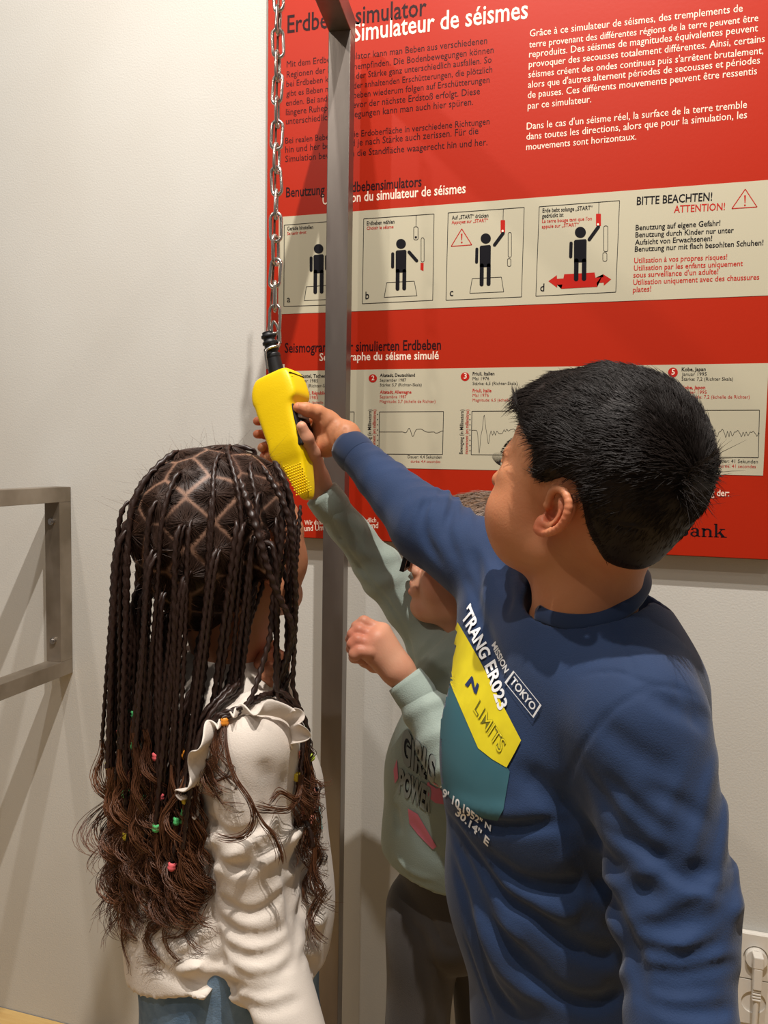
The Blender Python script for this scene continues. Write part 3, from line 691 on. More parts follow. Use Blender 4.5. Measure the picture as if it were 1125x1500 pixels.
def lump(vol, amp, freq, seed, lo=(-9, -9, -9), hi=(9, 9, 9)):
    vol.fn(lambda X, Y, Z, d: d + amp * noise3(X, Y, Z, freq, seed), lo, hi)

class Frame:
    """a local frame: forward f, left l, up u"""
    def __init__(s, C, F, U, sc=1.0):
        s.C = np.array(C, float); s.F = np.array(F, float) / np.linalg.norm(F); U = np.array(U, float); U = U - U.dot(s.F) * s.F; s.U = U / np.linalg.norm(U); s.L = np.cross(s.U, s.F); s.sc = sc
    def w(s, f, l, u): return s.C + s.sc * (s.F * f + s.L * l + s.U * u)
    def A(s): return np.stack([s.F, s.L, s.U])
    def loc(s, p): return ((p - s.C) @ s.A().T) / s.sc
def cvec(r, d, f):      # picture-right, picture-down, away -> world direction
    return RIGHT * r + DOWN * d + FWD * f

def head_ops(v, H, ears=(1, -1), nose=1.0, cheeks=1.0, back=1.0):
    A = H.A(); s = H.sc
    def E(f, l, u, rf, rl, ru, k=.02, sub=False): v.ell(H.w(f, l, u), (rf * s, rl * s, ru * s), A, k * s, sub)
    E(-.010, 0, .022, .093 * back, .074, .084); E(.030, 0, .030, .056, .060, .056); E(.040, 0, -.030, .048, .054, .062)
    E(-.045, 0, -.015, .050 * back * back, .062, .055)
    v.cone(H.w(.012, .045, -.062), H.w(.062, .012, -.088), .020 * s, .018 * s, .025 * s); v.cone(H.w(.012, -.045, -.062), H.w(.062, -.012, -.088), .020 * s, .018 * s, .025 * s)
    for sd in (1, -1):
        v.ball(H.w(.052, sd * .033 * cheeks, -.040), .027 * s, .02 * s)
        v.ball(H.w(.047, sd * .036, -.012), .024 * s, .02 * s)
    v.ball(H.w(.076, 0, -.088), .015 * s, .018 * s)
    for sd in (1, -1):
        v.ball(H.w(.094, sd * .030, .000), .0130 * s, .014 * s, True); v.ball(H.w(.063, sd * .0465, -.003), .0120 * s, .012 * s)
        v.cone(H.w(.0835, sd * .014, .018), H.w(.073, sd * .043, .016), .0065 * s, .0055 * s, .012 * s)
    v.cone(H.w(.084, 0, .006), H.w(.106 * nose, 0, -.030), .0065 * s, .0095 * s, .012 * s)
    for sd in (1, -1):
        v.ball(H.w(.096, sd * .011, -.035), .0075 * s, .006 * s); v.ball(H.w(.101, sd * .0055, -.041), .0028 * s, .003 * s, True)
    v.ell(H.w(.086, 0, -.058), (.014 * s, .026 * s, .017 * s), A, .012 * s)
    v.cone(H.w(.088, -.019, -.060), H.w(.0985, -.004, -.055), .003 * s, .0052 * s, .004 * s); v.cone(H.w(.088, .019, -.060), H.w(.0985, .004, -.055), .003 * s, .0052 * s, .004 * s)
    v.cone(H.w(.088, -.016, -.066), H.w(.096, -.003, -.069), .004 * s, .006 * s, .004 * s); v.cone(H.w(.088, .016, -.066), H.w(.096, .003, -.069), .004 * s, .006 * s, .004 * s)
    v.cone(H.w(.100, -.017, -.0615), H.w(.1045, 0, -.0615), .0012 * s, .0016 * s, .002 * s, True); v.cone(H.w(.100, .017, -.0615), H.w(.1045, 0, -.0615), .0012 * s, .0016 * s, .002 * s, True)
def ear_ops(v, H, sd, base=(-.012, .068, -.022), size=1.0, tilt=0.25, flare=0.45):
    s = H.sc * size
    bc = H.w(base[0], sd * base[1], base[2])
    up = H.U * math.cos(tilt) - H.F * math.sin(tilt); fw = H.F * math.cos(tilt) + H.U * math.sin(tilt)
    out = H.L * sd; fw2 = fw * math.cos(flare) - out * math.sin(flare) * 1.0      # rear edge stands out
    nrm = out * math.cos(flare) + fw * math.sin(flare)
    def q(x, y, z=0): return bc + s * (fw2 * x * 1.12 + up * y + nrm * z)
    Aear = np.stack([fw2, up, nrm])
    v.ell(q(-.002, .002, .002), (.0165 * s, .027 * s, .0065 * s), Aear, .006)
    hel = [(.011, .000, .006), (.0135, .012, .009), (.010, .022, .011), (.001, .0275, .012), (-.010, .0245, .012), (-.0165, .014, .012), (-.0175, .001, .011), (-.013, -.012, .010), (-.006, -.022, .008), (.002, -.027, .006)]
    pts = catmull([q(*p) for p in hel], 22)
    v.ell(q(-.001, .003, .011), (.0135 * s, .021 * s, .0095 * s), Aear, .002, True)
    v.chain(pts, [.0036 * s] * 22, .002)
    anti = catmull([q(.001, .017, .0085), (q(-.008, .011, .009)), q(-.0105, .000, .009), q(-.007, -.010, .0085), q(.000, -.0145, .008)], 12)
    v.chain(anti, [.0027 * s] * 12, .0035)
    v.ell(q(.002, -.003, .006), (.0078 * s, .0105 * s, .0105 * s), Aear, .002, True)
    gro = catmull([q(.002, .0215, .0105), q(-.008, .0185, .0105), q(-.0132, .008, .0105), q(-.0128, -.004, .010), q(-.0085, -.0145, .009)], 14)
    for i in range(13): v.cone(gro[i], gro[i + 1], .0017 * s, .0017 * s, .0015, True)
    v.ball(q(.0105, -.002, .0065), .0038 * s, .004); v.ball(q(.002, -.0225, .005), .0075 * s, .006); v.ball(q(.005, -.0175, .006), .005 * s, .005)
    return q

def neck_ops(v, a, b, ra, rb, k=.025): v.cone(a, b, ra, rb, k)

def finger(v, pts, r0, r1, k=.004):
    pts = [np.array(p) for p in pts]; n = len(pts); v.chain(pts, list(np.linspace(r0, r1, n)), k)
def nails(parts, tip, prev, out, r):
    """a nail plate: centre, axis, normal"""
    parts.append((np.array(tip), np.array(prev), np.array(out), r))
def nail_mesh(parts):
    V = []; F = []; n = 0
    for tip, prev, out, r in parts:
        ax = tip - prev; ax /= np.linalg.norm(ax); out = out - out.dot(ax) * ax; out /= np.linalg.norm(out); sd = np.cross(ax, out)
        g = []
        for i in range(5):
            for j in range(5):
                u = (i / 4 - .5) * 2; t = (j / 4 - .5) * 2; w_ = r * .72 * math.sqrt(max(0, 1 - (t * .75) ** 2 * .6)); a = u * .8
                g.append(tip - ax * r * .15 + ax * t * r * .8 + sd * math.sin(a) * w_ * 1.1 + out * (r * (math.cos(a) * 1.0 - .02) * (1 - .12 * (t > .4)) + .0003))
        V += g
        for i in range(4):
            for j in range(4): F.append((n + i * 5 + j, n + i * 5 + j + 1, n + i * 5 + j + 6, n + i * 5 + j + 5))
        n += 25
    return np.array(V), F
def merge(*vf):
    V = []; F = []; n = 0
    for v, f in vf:
        V.append(v); F.append(np.asarray(f) + n); n += len(v)
    return np.vstack(V), np.vstack(F)
def gauss_tint(V, spots):
    t = np.zeros(len(V))
    for c, r, a in spots: t = np.maximum(t, a * np.exp(-((V - np.array(c)) ** 2).sum(1) / (r * r)))
    return t
def bvh_of(*objs):
    V = []; F = []; n = 0
    for o in objs:
        me = o.data; co = np.empty(len(me.vertices) * 3, np.float32); me.vertices.foreach_get('co', co); co = co.reshape(-1, 3)
        V += co.tolist(); F += [tuple(i + n for i in p.vertices) for p in me.polygons]; n = len(V)
    return BVHTree.FromPolygons(V, F)
def decal(name, V2, F2, m, parent, bvh, off=.0012, maxlen=7.0, maxd=None):
    """print on cloth: outline points measured in the picture, carried onto the cloth surface in 3-D"""
    bm = bmesh.new(); vs = [bm.verts.new((float(x), float(y), 0)) for x, y in V2]
    for f in F2:
        try: bm.faces.new([vs[i] for i in f])
        except ValueError: pass
    bmesh.ops.triangulate(bm, faces=bm.faces[:], ngon_method='EAR_CLIP')
    for it in range(7):
        es = [e for e in bm.edges if e.calc_length() > maxlen]
        if not es: break
        bmesh.ops.subdivide_edges(bm, edges=es, cuts=1); bmesh.ops.triangulate(bm, faces=[f for f in bm.faces if len(f.verts) > 3])
    o3 = Vector(CAMPOS); bad = []; pos = {}
    for v in bm.verts:
        r = Vector(ray(v.co.x, v.co.y)).normalized(); hit = bvh.ray_cast(o3, r)
        if hit[0] is None: bad.append(v); continue
        n = hit[1];
        if n.dot(r) > 0: n = -n
        pos[v] = hit[0] + n * off - r * off * .5
    for v, p in pos.items(): v.co = p
    bmesh.ops.delete(bm, geom=bad, context='VERTS')
    longf = [f for f in bm.faces if max(e.calc_length() for e in f.edges) > (maxd or .035)]
    bmesh.ops.delete(bm, geom=longf, context='FACES')
    for f in bm.faces:
        f.normal_update()
        if f.normal.dot(f.calc_center_median() - o3) > 0: f.normal_flip()
    return bm_obj(name, bm, m, parent, smooth=True)
def text2d(s, quad, bold=0.0, skew=0.0):
    """lettering fitted into a 4-corner picture quad: bottom-left, bottom-right, top-right, top-left"""
    V, F = text_mesh(s, bold, 3); x0, x1 = V[:, 0].min(), V[:, 0].max(); y0, y1 = V[:, 1].min(), V[:, 1].max()
    u = (V[:, 0] - x0) / (x1 - x0); t = (V[:, 1] - y0) / (y1 - y0); q = [np.array(p, float) for p in quad]
    P2 = (1 - u)[:, None] * (1 - t)[:, None] * q[0] + u[:, None] * (1 - t)[:, None] * q[1] + u[:, None] * t[:, None] * q[2] + (1 - u)[:, None] * t[:, None] * q[3]
    return P2, F
def shoe(root, pos, fw, name='shoe'):
    fw = np.array(fw, float); fw[2] = 0; fw /= np.linalg.norm(fw); sd = np.cross([0, 0, 1.], fw); A = np.stack([fw, sd, [0, 0, 1.]])
    p = np.array([pos[0], pos[1], 0.])
    v = Vol(); v.ell(p + fw * .055 + [0, 0, .035], (.095, .040, .032), A, .02); v.ell(p - fw * .01 + [0, 0, .055], (.05, .036, .05), A, .03)
    v.fn(lambda X, Y, Z, d: np.maximum(d, .012 - Z), (-9, -9, -9), (9, 9, 9)); v.build(.005)
    o = mesh_obj(name, *v.surface(), m_shoe, root)
    v = Vol(); v.ell(p + fw * .04 + [0, 0, .014], (.118, .044, .05), A, .01)
    v.fn(lambda X, Y, Z, d: np.maximum(np.maximum(d, -Z + .0005), Z - .016), (-9, -9, -9), (9, 9, 9)); v.build(.005)
    mesh_obj('sole', *v.surface(), m_sole, o)
# ================================================================== the yellow hand control
ctl = empty('hand_control', P(404, 545, 1.2), 'yellow pendant control with black switch gripped by the children', 'remote control'); register(ctl)
DC = 1.2
c_up = P(404, 552, DC); c_dn = P(444, 716, 1.17)
ua = (c_dn - c_up); CL = np.linalg.norm(ua); ua /= CL
# front (button) direction: right in the picture and slightly toward the viewer
fr = cvec(.90, .0, -.43); fr -= fr.dot(ua) * ua; fr /= np.linalg.norm(fr); sdv = np.cross(ua, fr)
sdv = sdv if sdv.dot(FWD) < 0 else -sdv         # side facing the viewer
secs = [  # t along, back, front offsets, half width side, power
    (-.003, -.022, .024, .014), (.0, -.028, .033, .021), (.003, -.032, .037, .0245), (.014, -.041, .041, .026), (.026, -.0445, .0425, .027),
    (.038, -.0455, .043, .027), (.041, -.043, .043, .027), (.050, -.042, .0415, .027), (.056, -.0415, .031, .027), (.075, -.039, .029, .0265), (.10, -.036, .029, .026),
    (.114, -.034, .028, .0258), (.120, -.0375, .027, .025), (.134, -.036, .026, .0225), (.142, -.030, .024, .020), (.150, -.022, .022, .0175), (.165, -.017, .020, .016), (.185, -.011, .017, .014), (.203, -.004, .013, .011), (.210, .000, .009, .008)]
NS = 36; V = []
for (t, b, f_, hw_) in secs:
    cen = c_up + ua * (t * CL / .19) ; mid = (b + f_) / 2; ra = (f_ - b) / 2
    for i in range(NS):
        a = 2 * math.pi * i / NS; ca, sa = math.cos(a), math.sin(a); e = 0.30
        x = abs(ca) ** e * math.copysign(1, ca) * ra + mid; y = abs(sa) ** e * math.copysign(1, sa) * hw_
        y *= 1.0 if x > -.0 else 1 - .12 * abs(x / .045)
        V.append(cen + fr * x * .93 + sdv * y)
F = []
for j in range(len(secs) - 1):
    for i in range(NS): F.append((j * NS + i, j * NS + (i + 1) % NS, (j + 1) * NS + (i + 1) % NS, (j + 1) * NS + i))
F.append(tuple(range(NS))[::-1]); F.append(tuple((len(secs) - 1) * NS + i for i in range(NS)))
hs = mesh_obj('housing', V, F, m_yellow, ctl)
bmf = bmesh.new(); bmf.from_mesh(hs.data); bmesh.ops.recalc_face_normals(bmf, faces=bmf.faces); bmf.to_mesh(hs.data); bmf.free()
md = hs.modifiers.new('sub', 'SUBSURF'); md.levels = 1; md.render_levels = 2
kk = CL / .19
def cq(t, x, y): return c_up + ua * t * kk + fr * x * .93 + sdv * y
def obox(name, t0, t1, x0, x1, y0, y1, m, par, bev=.001):
    bm = bmesh.new(); cs = [bm.verts.new(Vector([float(q) for q in cq(t, x, y)])) for t in (t0, t1) for x in (x0, x1) for y in (y0, y1)]
    for f in ((0, 1, 3, 2), (4, 6, 7, 5), (0, 4, 5, 1), (2, 3, 7, 6), (0, 2, 6, 4), (1, 5, 7, 3)): bm.faces.new([cs[i] for i in f])
    bmesh.ops.recalc_face_normals(bm, faces=bm.faces); return bm_obj(name, bm, m, par, bevel=bev)
bez = obox('switch_plate', .060, .128, .020, .0315, -.020, .0215, m_black, ctl, .002)
obox('switch_cap', .064, .084, .030, .0385, -.012, .0145, m_btn, ctl, .003)
obox('switch_cap', .088, .106, .030, .036, -.012, .0145, m_black, ctl, .003)
obox('switch_cap', .109, .122, .030, .035, -.012, .0145, m_black, ctl, .003)
for (t0, t1, y0, y1) in ((.0115, .0122, -.020, .022), (.019, .0194, -.018, .020), (.026, .0264, -.018, .020)):
    obox('label_line', t0, t1, .0385, .0412, y0, y1, m_pO if t0 > .012 else m_black, ctl, 0)
# diamond grip studs on the lower handle
gb = bmesh.new()
for j in range(15):
    for i in range(8):
        p = cq(.142 + j * .0041, -.016 + j * .0007 + i * .0040 + (j % 2) * .002, .0166 - max(0, j - 4) * .0003); r = bmesh.ops.create_icosphere(gb, subdivisions=1, radius=.0014, matrix=Matrix.Translation([float(q) for q in p]))
go = bm_obj('grip_studs', gb, m_yellow, ctl, smooth=True); go['kind'] = 'stuff'
# cable gland with ribs
g0 = P(404, 541, DC); g1 = P(392, 487, DC); gd = (g1 - g0); gl = np.linalg.norm(gd); gd /= gl
N = 60; prof = []
for i in range(N):
    t = i / (N - 1); r = .0125 - .0025 * t
    if t > .42: r = .0098 - .0016 * (t - .42) + .0024 * (math.sin((t - .42) * 42) > .1)
    prof.append(r)
V, F = tubes([g0 - gd * .01 + gd * np.linspace(0, gl + .01, N)[:, None]], np.array(prof), 22)
n0 = len(V); V = np.vstack([V, g0 - gd * .01, g1]); 
gland = mesh_obj('cable_gland', V, [tuple(f) for f in F.tolist()] + [(n0 + 1, (N - 1) * 22 + (i + 1) % 22, (N - 1) * 22 + i) for i in range(22)], m_black, ctl)
hook = catmull([P(392, 541, DC - .017), P(389, 520, DC - .017), P(391, 512, DC - .016), P(399, 508, DC - .014), P(407, 506, DC - .010), P(409, 502, DC - .002)], 30)
V, F = tubes([hook], np.full(30, .0019), 8); mesh_obj('hanger_wire', V, F, m_chain, ctl)
cc = catmull([g1, P(395, 465, DC + .012), P(401, 380, DC + .008), P(404, 200, DC + .008), P(408, 0, DC + .01), P(410, -92, DC + .01)], 60)
V, F = tubes([cc], np.full(60, .0018), 8); mesh_obj('cable', V, F, mat('brown_cable', '#6b4a3a', .5), ctl)

# ================================================================== the boy in the navy shirt
boy = empty('person', [float(P(850, 1440, .92)[0]), float(P(850, 1440, .92)[1]), 0], 'boy in navy long-sleeved shirt, short dark hair, reaching his arm up to the yellow control', 'person'); register(boy)
th, ph = math.radians(42), math.radians(20)
HB = Frame(P(867, 711, .80), cvec(-math.cos(th) * math.cos(ph), -math.sin(ph), math.sin(th) * math.cos(ph)), cvec(-math.sin(ph) * .9, -1, 0.05), 1.06)
neck_t = HB.w(-.014, 0, -.055); neck_b = P(850, 925, .845)
shL = P(942, 1052, .745); shR = P(752, 862, .985)
head = Vol(); head_ops(head, HB, cheeks=1.1, back=.90)
for sd in (1, -1):
    head.ball(HB.w(.050, sd * .041, -.045), .030, .025); head.ball(HB.w(.042, sd * .036, -.068), .027, .025)
head.cone(HB.w(.02, 0, -.07), HB.w(-.02, 0, -.10), .030, .045, .03)
head.cone(neck_t, neck_b, .047, .056, .03)
head.cone(neck_b + DOWN * .03, (shL + neck_b) / 2 + DOWN * .015, .05, .035, .03); head.cone(neck_b + DOWN * .03, (shR + neck_b) / 2 + DOWN * .02, .05, .035, .03)
earV = Vol(); earq = ear_ops(earV, HB, 1, base=(-.010, .070, -.012), size=.93, tilt=.45, flare=.34); ear_ops(head, HB, -1, base=(-.010, .070, -.014), tilt=.22, flare=.42)
head.build(.0018, margin=.034)
earV.ball(HB.w(-.010, .058, -.014), .010, .008); earV.build(.0009, margin=.006)
hv, hf = head.surface()
# limb paths shared by cloth and body (points, cloth radii)
armR = [shR, P(628, 772, 1.07), P(508, 652, 1.185)]; rR = [.058, .049, .0275]
armL = [shL, P(985, 1325, .715), P(1000, 1560, .66)]; rL = [.062, .055, .046]
hipc = P(828, 1470, .92)
body = Vol()
body.chain([armR[0], armR[1], armR[2] + (armR[1] - armR[2]) * .1], [.035, .028, .020]); body.chain(armL, [.036, .030, .022])
chestax = cvec(-.60, 0, -.80)
body.cone(P(860, 1000, .87), P(810, 1200, .90), .085, .085, .04, ax=chestax, sq=.8); body.cone(P(810, 1200, .90), hipc, .085, .095, .04)
knL = np.array([hipc[0] + .07, hipc[1] - .05, .42]); knR = np.array([hipc[0] - .04, hipc[1] + .09, .42])
body.chain([hipc + [.05, -.05, -.05], knL, [knL[0], knL[1] + .02, .09]], [.065, .045, .032]); body.chain([hipc + [-.02, .06, -.05], knR, [knR[0], knR[1] + .02, .09]], [.065, .045, .032])
body.build(.008)
# right hand: wrist, palm, thumb on the switch, fingers round the back of the control
def hand_boy():
    v = Vol(); w_ = armR[2]; Wr = P(505, 640, 1.185)
    palmA = P(480, 628, 1.19); palmB = P(462, 640, 1.205)
    v.cone(w_ + (armR[1] - w_) * .08, Wr, .0205, .0205, .01, ax=cvec(.6, -.8, 0), sq=1.12)
    v.cone(Wr, P(478, 618, 1.190), .0205, .0165, .012); v.cone(Wr, P(478, 650, 1.200), .0195, .019, .012); v.cone(P(478, 618, 1.190), P(462, 640, 1.215), .0165, .017, .012); v.cone(P(478, 650, 1.2), P(462, 652, 1.22), .018, .016, .012)
    finger(v, [P(484, 618, 1.186), P(466, 605, 1.178), P(449, 600, 1.166), P(437, 597, 1.160)], .0135, .0080, .006)
    bk = lambda x, y, d: P(x, y, d)
    for i, (y0, yt, xt) in enumerate(((612, 617, 377), (628, 636, 377), (644, 655, 384), (656, 670, 394))):
        finger(v, [bk(470, y0 + 4, 1.215), bk(446, y0 + 4, 1.250), bk(415, y0 + 5, 1.262), bk(388, yt, 1.252), bk(xt, yt, 1.232 - .004 * i)], .0092, .0070, .005)
    v.pxfold([(500, 618), (488, 640), (492, 655)], .0035, .0018); v.pxfold([(492, 612), (478, 630), (480, 648)], .0035, .0014); v.pxfold([(507, 625), (499, 645)], .003, .0012); v.pxfold([(470, 606), (468, 618)], .003, .0014); v.pxfold([(451, 594), (450, 606)], .002, .0008)
    v.build(.0014); return v.surface()
hb = hand_boy()
handL = Vol(); wl = P(1014, 1590, .65)
handL.cone(armL[2], wl, .022, .021); handL.cone(wl, wl - [0, 0, .05], .022, .028, ax=RIGHT, sq=.6)
for i in range(4): finger(handL, [wl - [0, 0, .06] + FWD * (.016 - .011 * i), wl - [0, 0, .09] + FWD * (.018 - .012 * i), wl - [0, 0, .115 - .006 * abs(i - 1)] + FWD * (.016 - .011 * i) + RIGHT * -.008], .0075, .006)
finger(handL, [wl - [0, 0, .01] + FWD * .02, wl - [0, 0, .045] + FWD * .04, wl - [0, 0, .07] + FWD * .042], .009, .007)
handL.build(.003)
nl_ = []; nails(nl_, P(438.5, 597.3, 1.160), P(449, 600, 1.166), cvec(-.15, -.5, -.8), .0078)
nv, nf = nail_mesh(nl_)
bv, bf = merge((hv, hf), earV.surface(), body.surface(), hb, handL.surface(), (nv, nf))
tint = gauss_tint(bv, [(earq(.0, -.02, .005), .016, .8), (earq(-.012, .01, .01), .022, .55), (P(438, 597, 1.16), .009, .6), (P(377, 620, 1.23), .014, .7), (P(377, 637, 1.23), .014, .7), (HB.w(.06, .045, -.035), .03, .25), (HB.w(.105, 0, -.035), .012, .4)])
mesh_obj('body', bv, bf, m_skinA, boy, tint=tint)
# eyes, lashes and brows
for sd in (1, -1):
    v = Vol(); v.ball(HB.w(.0735, sd * .0305, .0), .0122); v.build(.0012); eo = mesh_obj('eye', *v.surface(), m_eyew, boy)
    v = Vol(); v.ball(HB.w(.0812, sd * .0307, .002), .0060); v.build(.0008); mesh_obj('iris', *v.surface(), m_eyed, eo)
    v = Vol(); v.cone(HB.w(.0738, sd * .0307, .0022), HB.w(.0744, sd * .0307, .0022), .0132, .0132, .002); v.fn(lambda X, Y, Z, d, sd=sd: np.maximum(d, -((X - HB.w(.078, sd * .031, .0030)[0]) * HB.U[0] + (Y - HB.w(.078, sd * .031, .0030)[1]) * HB.U[1] + (Z - HB.w(.078, sd * .031, .0030)[2]) * HB.U[2])), (-9,) * 3, (9,) * 3); v.build(.0012)
    mesh_obj('eyelid', *v.surface(), m_skinA, boy, tint=np.zeros(len(v.surface()[0])))
    v = Vol(); v.cone(HB.w(.0738, sd * .0307, -.0018), HB.w(.0740, sd * .0307, -.0018), .0130, .0130, .002); v.fn(lambda X, Y, Z, d, sd=sd: np.maximum(d, ((X - HB.w(.078, sd * .031, -.0055)[0]) * HB.U[0] + (Y - HB.w(.078, sd * .031, -.0055)[1]) * HB.U[1] + (Z - HB.w(.078, sd * .031, -.0055)[2]) * HB.U[2])), (-9,) * 3, (9,) * 3); v.build(.0012)
    vv = v.surface(); mesh_obj('eyelid', *vv, m_skinA, boy, tint=np.zeros(len(vv[0])))
    S = []
    for i in range(26):
        a = -1 + 2 * i / 25; b0 = HB.w(.0862 - .007 * a * a, sd * .031 + a * .0125, .0025 - .001 * abs(a))
        S.append([b0 + HB.sc * (HB.F * (.0085 * t) + HB.U * (.006 * t * t + .0008 * t) + HB.L * (sd * .003 * t + a * .003 * t)) for t in np.linspace(0, 1, 5)])
    V, F = tubes(S, np.linspace(.00032, .00008, 5), 3); mesh_obj('eyelashes', V, F, m_hairB, boy)
    S = []
    for i in range(120):
        a = RNG.random() * 2 - 1; b0 = HB.w(.0895 - .013 * a * a - .004 * (sd * a > 0), sd * .031 + a * .019, .0215 - .006 * a * a * (a * sd > 0) + RNG.normal() * .0016); b0 = b0 - head.grad(b0[None])[0] * (head.sample(b0)[0] + .0002)
        S.append([b0 + HB.sc * (HB.L * sd * .008 * t + HB.F * (.001 - .003 * t) + HB.U * .002 * t) for t in np.linspace(0, 1, 4)])
    V, F = tubes(S, np.linspace(.0003, .0001, 4), 3); mesh_obj('eyebrow', V, F, m_hairB, boy)
# hair: outline of the hairline in head coordinates (forward, up) measured from the picture side view
def to_fu(px):
    pts = head.trace(px); return HB.loc(pts)[:, [0, 2]]
hl_px = [(768, 622), (783, 660), (782, 700), (800, 708), (824, 700), (842, 706), (852, 735), (860, 775), (872, 800), (885, 822), (903, 831), (916, 834)]
fu = to_fu(hl_px)
print('FU', np.round(fu, 3).tolist())
poly = np.vstack([[.15, .13], [.135, .085], [.100, .072], [.088, .062], fu, [[-.14, -.105], [-.2, .2]]])
def poly_sdf(px, py, poly):
    d2 = np.full(px.shape, 9.0); inside = np.zeros(px.shape, bool); n = len(poly)
    for i in range(n):
        a = poly[i]; b = poly[(i + 1) % n]; e = b - a; wx = px - a[0]; wy = py - a[1]
        t = np.clip((wx * e[0] + wy * e[1]) / (e @ e), 0, 1); d2 = np.minimum(d2, (wx - e[0] * t) ** 2 + (wy - e[1] * t) ** 2)
        c = ((a[1] > py) != (b[1] > py)) & (px < (b[0] - a[0]) * (py - a[1]) / (b[1] - a[1] + 1e-12) + a[0]); inside ^= c
    return np.where(inside, -1, 1) * np.sqrt(d2)
s_ = HB.sc; hair = Vol(); hair.lo, hair.h, hair.n = head.lo, head.h, head.n
Xg, Yg, Zg = [np.array(v, np.float32) for v in np.meshgrid(*[head.lo[i] + head.h * np.arange(head.n[i]) for i in range(3)], indexing='ij')]
ql = [sum((g - HB.C[i]) * ax_[i] for i, g in enumerate((Xg, Yg, Zg))) / s_ for ax_ in (HB.F, HB.L, HB.U)]
thick = np.interp(ql[2], [-.11, -.07, -.03, .01, .05, .09], [.0008, .0018, .0042, .0075, .0115, .0125]) + np.clip((-ql[0] - .03) / .05, 0, 1) * np.clip((ql[2] + .03) / .05, 0, 1) * .004
thick = thick + np.clip((ql[0] - .05) / .03, 0, 1) * .004 + .0012 * noise3(Xg, Yg, Zg, 130, 5) * (ql[2] > 0) + .0018 * noise3(Xg, Yg, Zg, 55, 9) * np.clip(ql[2] * 20, 0, 1)
ps = poly_sdf(ql[0], ql[2], poly) * s_
thick = thick * np.clip(-ps / .012, .12, 1)
earclear = np.sqrt(sum((g - c_) ** 2 for g, c_ in zip((Xg, Yg, Zg), earq(0, 0, .004))))
d2 = head.d - thick * s_; kq = .003; tq = np.maximum(kq - np.abs(d2 - ps), 0) / kq
hair.d = (np.maximum(np.maximum(d2, ps) + tq * tq * kq / 4, .024 - earclear)).astype(np.float32); del Xg, Yg, Zg, ql, thick, ps, d2, tq, earclear
cv, cf = hair.surface()
# strands on the cap
def area_sample(V, F, n, keep):
    a, b, c, d_ = (V[F[:, i]] for i in range(4)); ar = np.linalg.norm(np.cross(c - a, d_ - b), axis=1); cen = (a + b + c + d_) / 4
    wgt = ar * keep(cen); wgt = wgt / wgt.sum(); idx = RNG.choice(len(F), n, p=wgt)
    uv = RNG.random((n, 2)); p = (a[idx] * (1 - uv[:, :1]) + b[idx] * uv[:, :1]) * (1 - uv[:, 1:]) + (d_[idx] * (1 - uv[:, :1]) + c[idx] * uv[:, :1]) * uv[:, 1:]
    nn = np.cross(c[idx] - a[idx], d_[idx] - b[idx]); nn /= np.linalg.norm(nn, axis=1, keepdims=True) + 1e-12; return p, nn
def hkeep(c):
    q = HB.loc(c); base = head.sample(c); return ((base > .0006) & (q[:, 0] < .078)).astype(float) + .001
n = 26000
p, nn = area_sample(cv, cf, n, hkeep); q = HB.loc(p)
whorl = HB.w(-.103, .016, .040)
toW = p - whorl; dist = np.linalg.norm(toW, axis=1); tang = toW - (toW * nn).sum(1, keepdims=True) * nn; tang /= np.linalg.norm(tang, axis=1, keepdims=True) + 1e-9
down = -HB.U - (nn * -HB.U).sum(1, keepdims=True) * nn; down /= np.linalg.norm(down, axis=1, keepdims=True) + 1e-9
side = np.clip((.065 - q[:, 2]) / .09, 0, 1)[:, None]
flow = tang * (1 - side * .65) + down * side * .75 + RNG.normal(size=(n, 3)) * (.16 + .12 * np.sin(p[:, :1] * 300) ** 2)
flow -= (flow * nn).sum(1, keepdims=True) * nn * .85; flow /= np.linalg.norm(flow, axis=1, keepdims=True)
ln = (.004 + .016 * np.clip((q[:, 2] + .06) / .12, 0, 1)) * (.6 + .7 * RNG.random(n))
lift = np.where(q[:, 2] > .04, .13, .06)[:, None] * (.5 + RNG.random((n, 1)))
clump = noise3(p[:, 0], p[:, 1], p[:, 2], 150, 77)[:, None] * .25
side_v = np.cross(nn, flow)
ts = np.linspace(0, 1, 4); S = np.stack([p - nn * .0008 + (flow + side_v * clump * t) * (ln[:, None] * t) + nn * (ln[:, None] * lift * t * (1.4 - t)) for t in ts], 1)
V1, F1 = tubes(S, np.array([.0003, .00034, .00026, .00006]), 3)
# the tuft at the crown
S = []
for i in range(170):
    a = RNG.random() * 6.28; rr = RNG.random() ** .5 * .020; b0 = whorl + HB.U * math.sin(a) * rr + HB.L * math.cos(a) * rr * 1.4 + HB.F * .004
    dr = -HB.F * 1.0 + HB.U * (math.sin(a) * .8 + .10) + HB.L * math.cos(a) * .8 + RNG.normal(size=3) * .25; dr /= np.linalg.norm(dr)
    L_ = .010 + .018 * RNG.random() + (.022 if RNG.random() < .07 else 0); bend = (-HB.U if RNG.random() < .6 else HB.U) * .5 * RNG.random()
    S.append([b0 + dr * L_ * t + bend * L_ * t * t for t in ts])
V2, F2 = tubes(S, np.array([.0004, .00035, .00025, .00006]), 3)
S = []
for i in range(420):                 # fringe over the forehead
    l = (RNG.random() * 2 - 1) * .050; b0 = HB.w(.089 - l * l * 12 + RNG.normal() * .003, l, .074 - abs(l) * .2 + RNG.normal() * .003)
    dr = -HB.U * .85 + HB.L * (.3 + RNG.normal() * .15); dr /= np.linalg.norm(dr); L_ = .008 + .005 * RNG.random()
    S.append([b0 + dr * L_ * t - HB.F * L_ * .3 * t * t for t in ts])
V3, F3 = tubes(S, np.array([.0003, .00032, .00024, .0001]), 3)
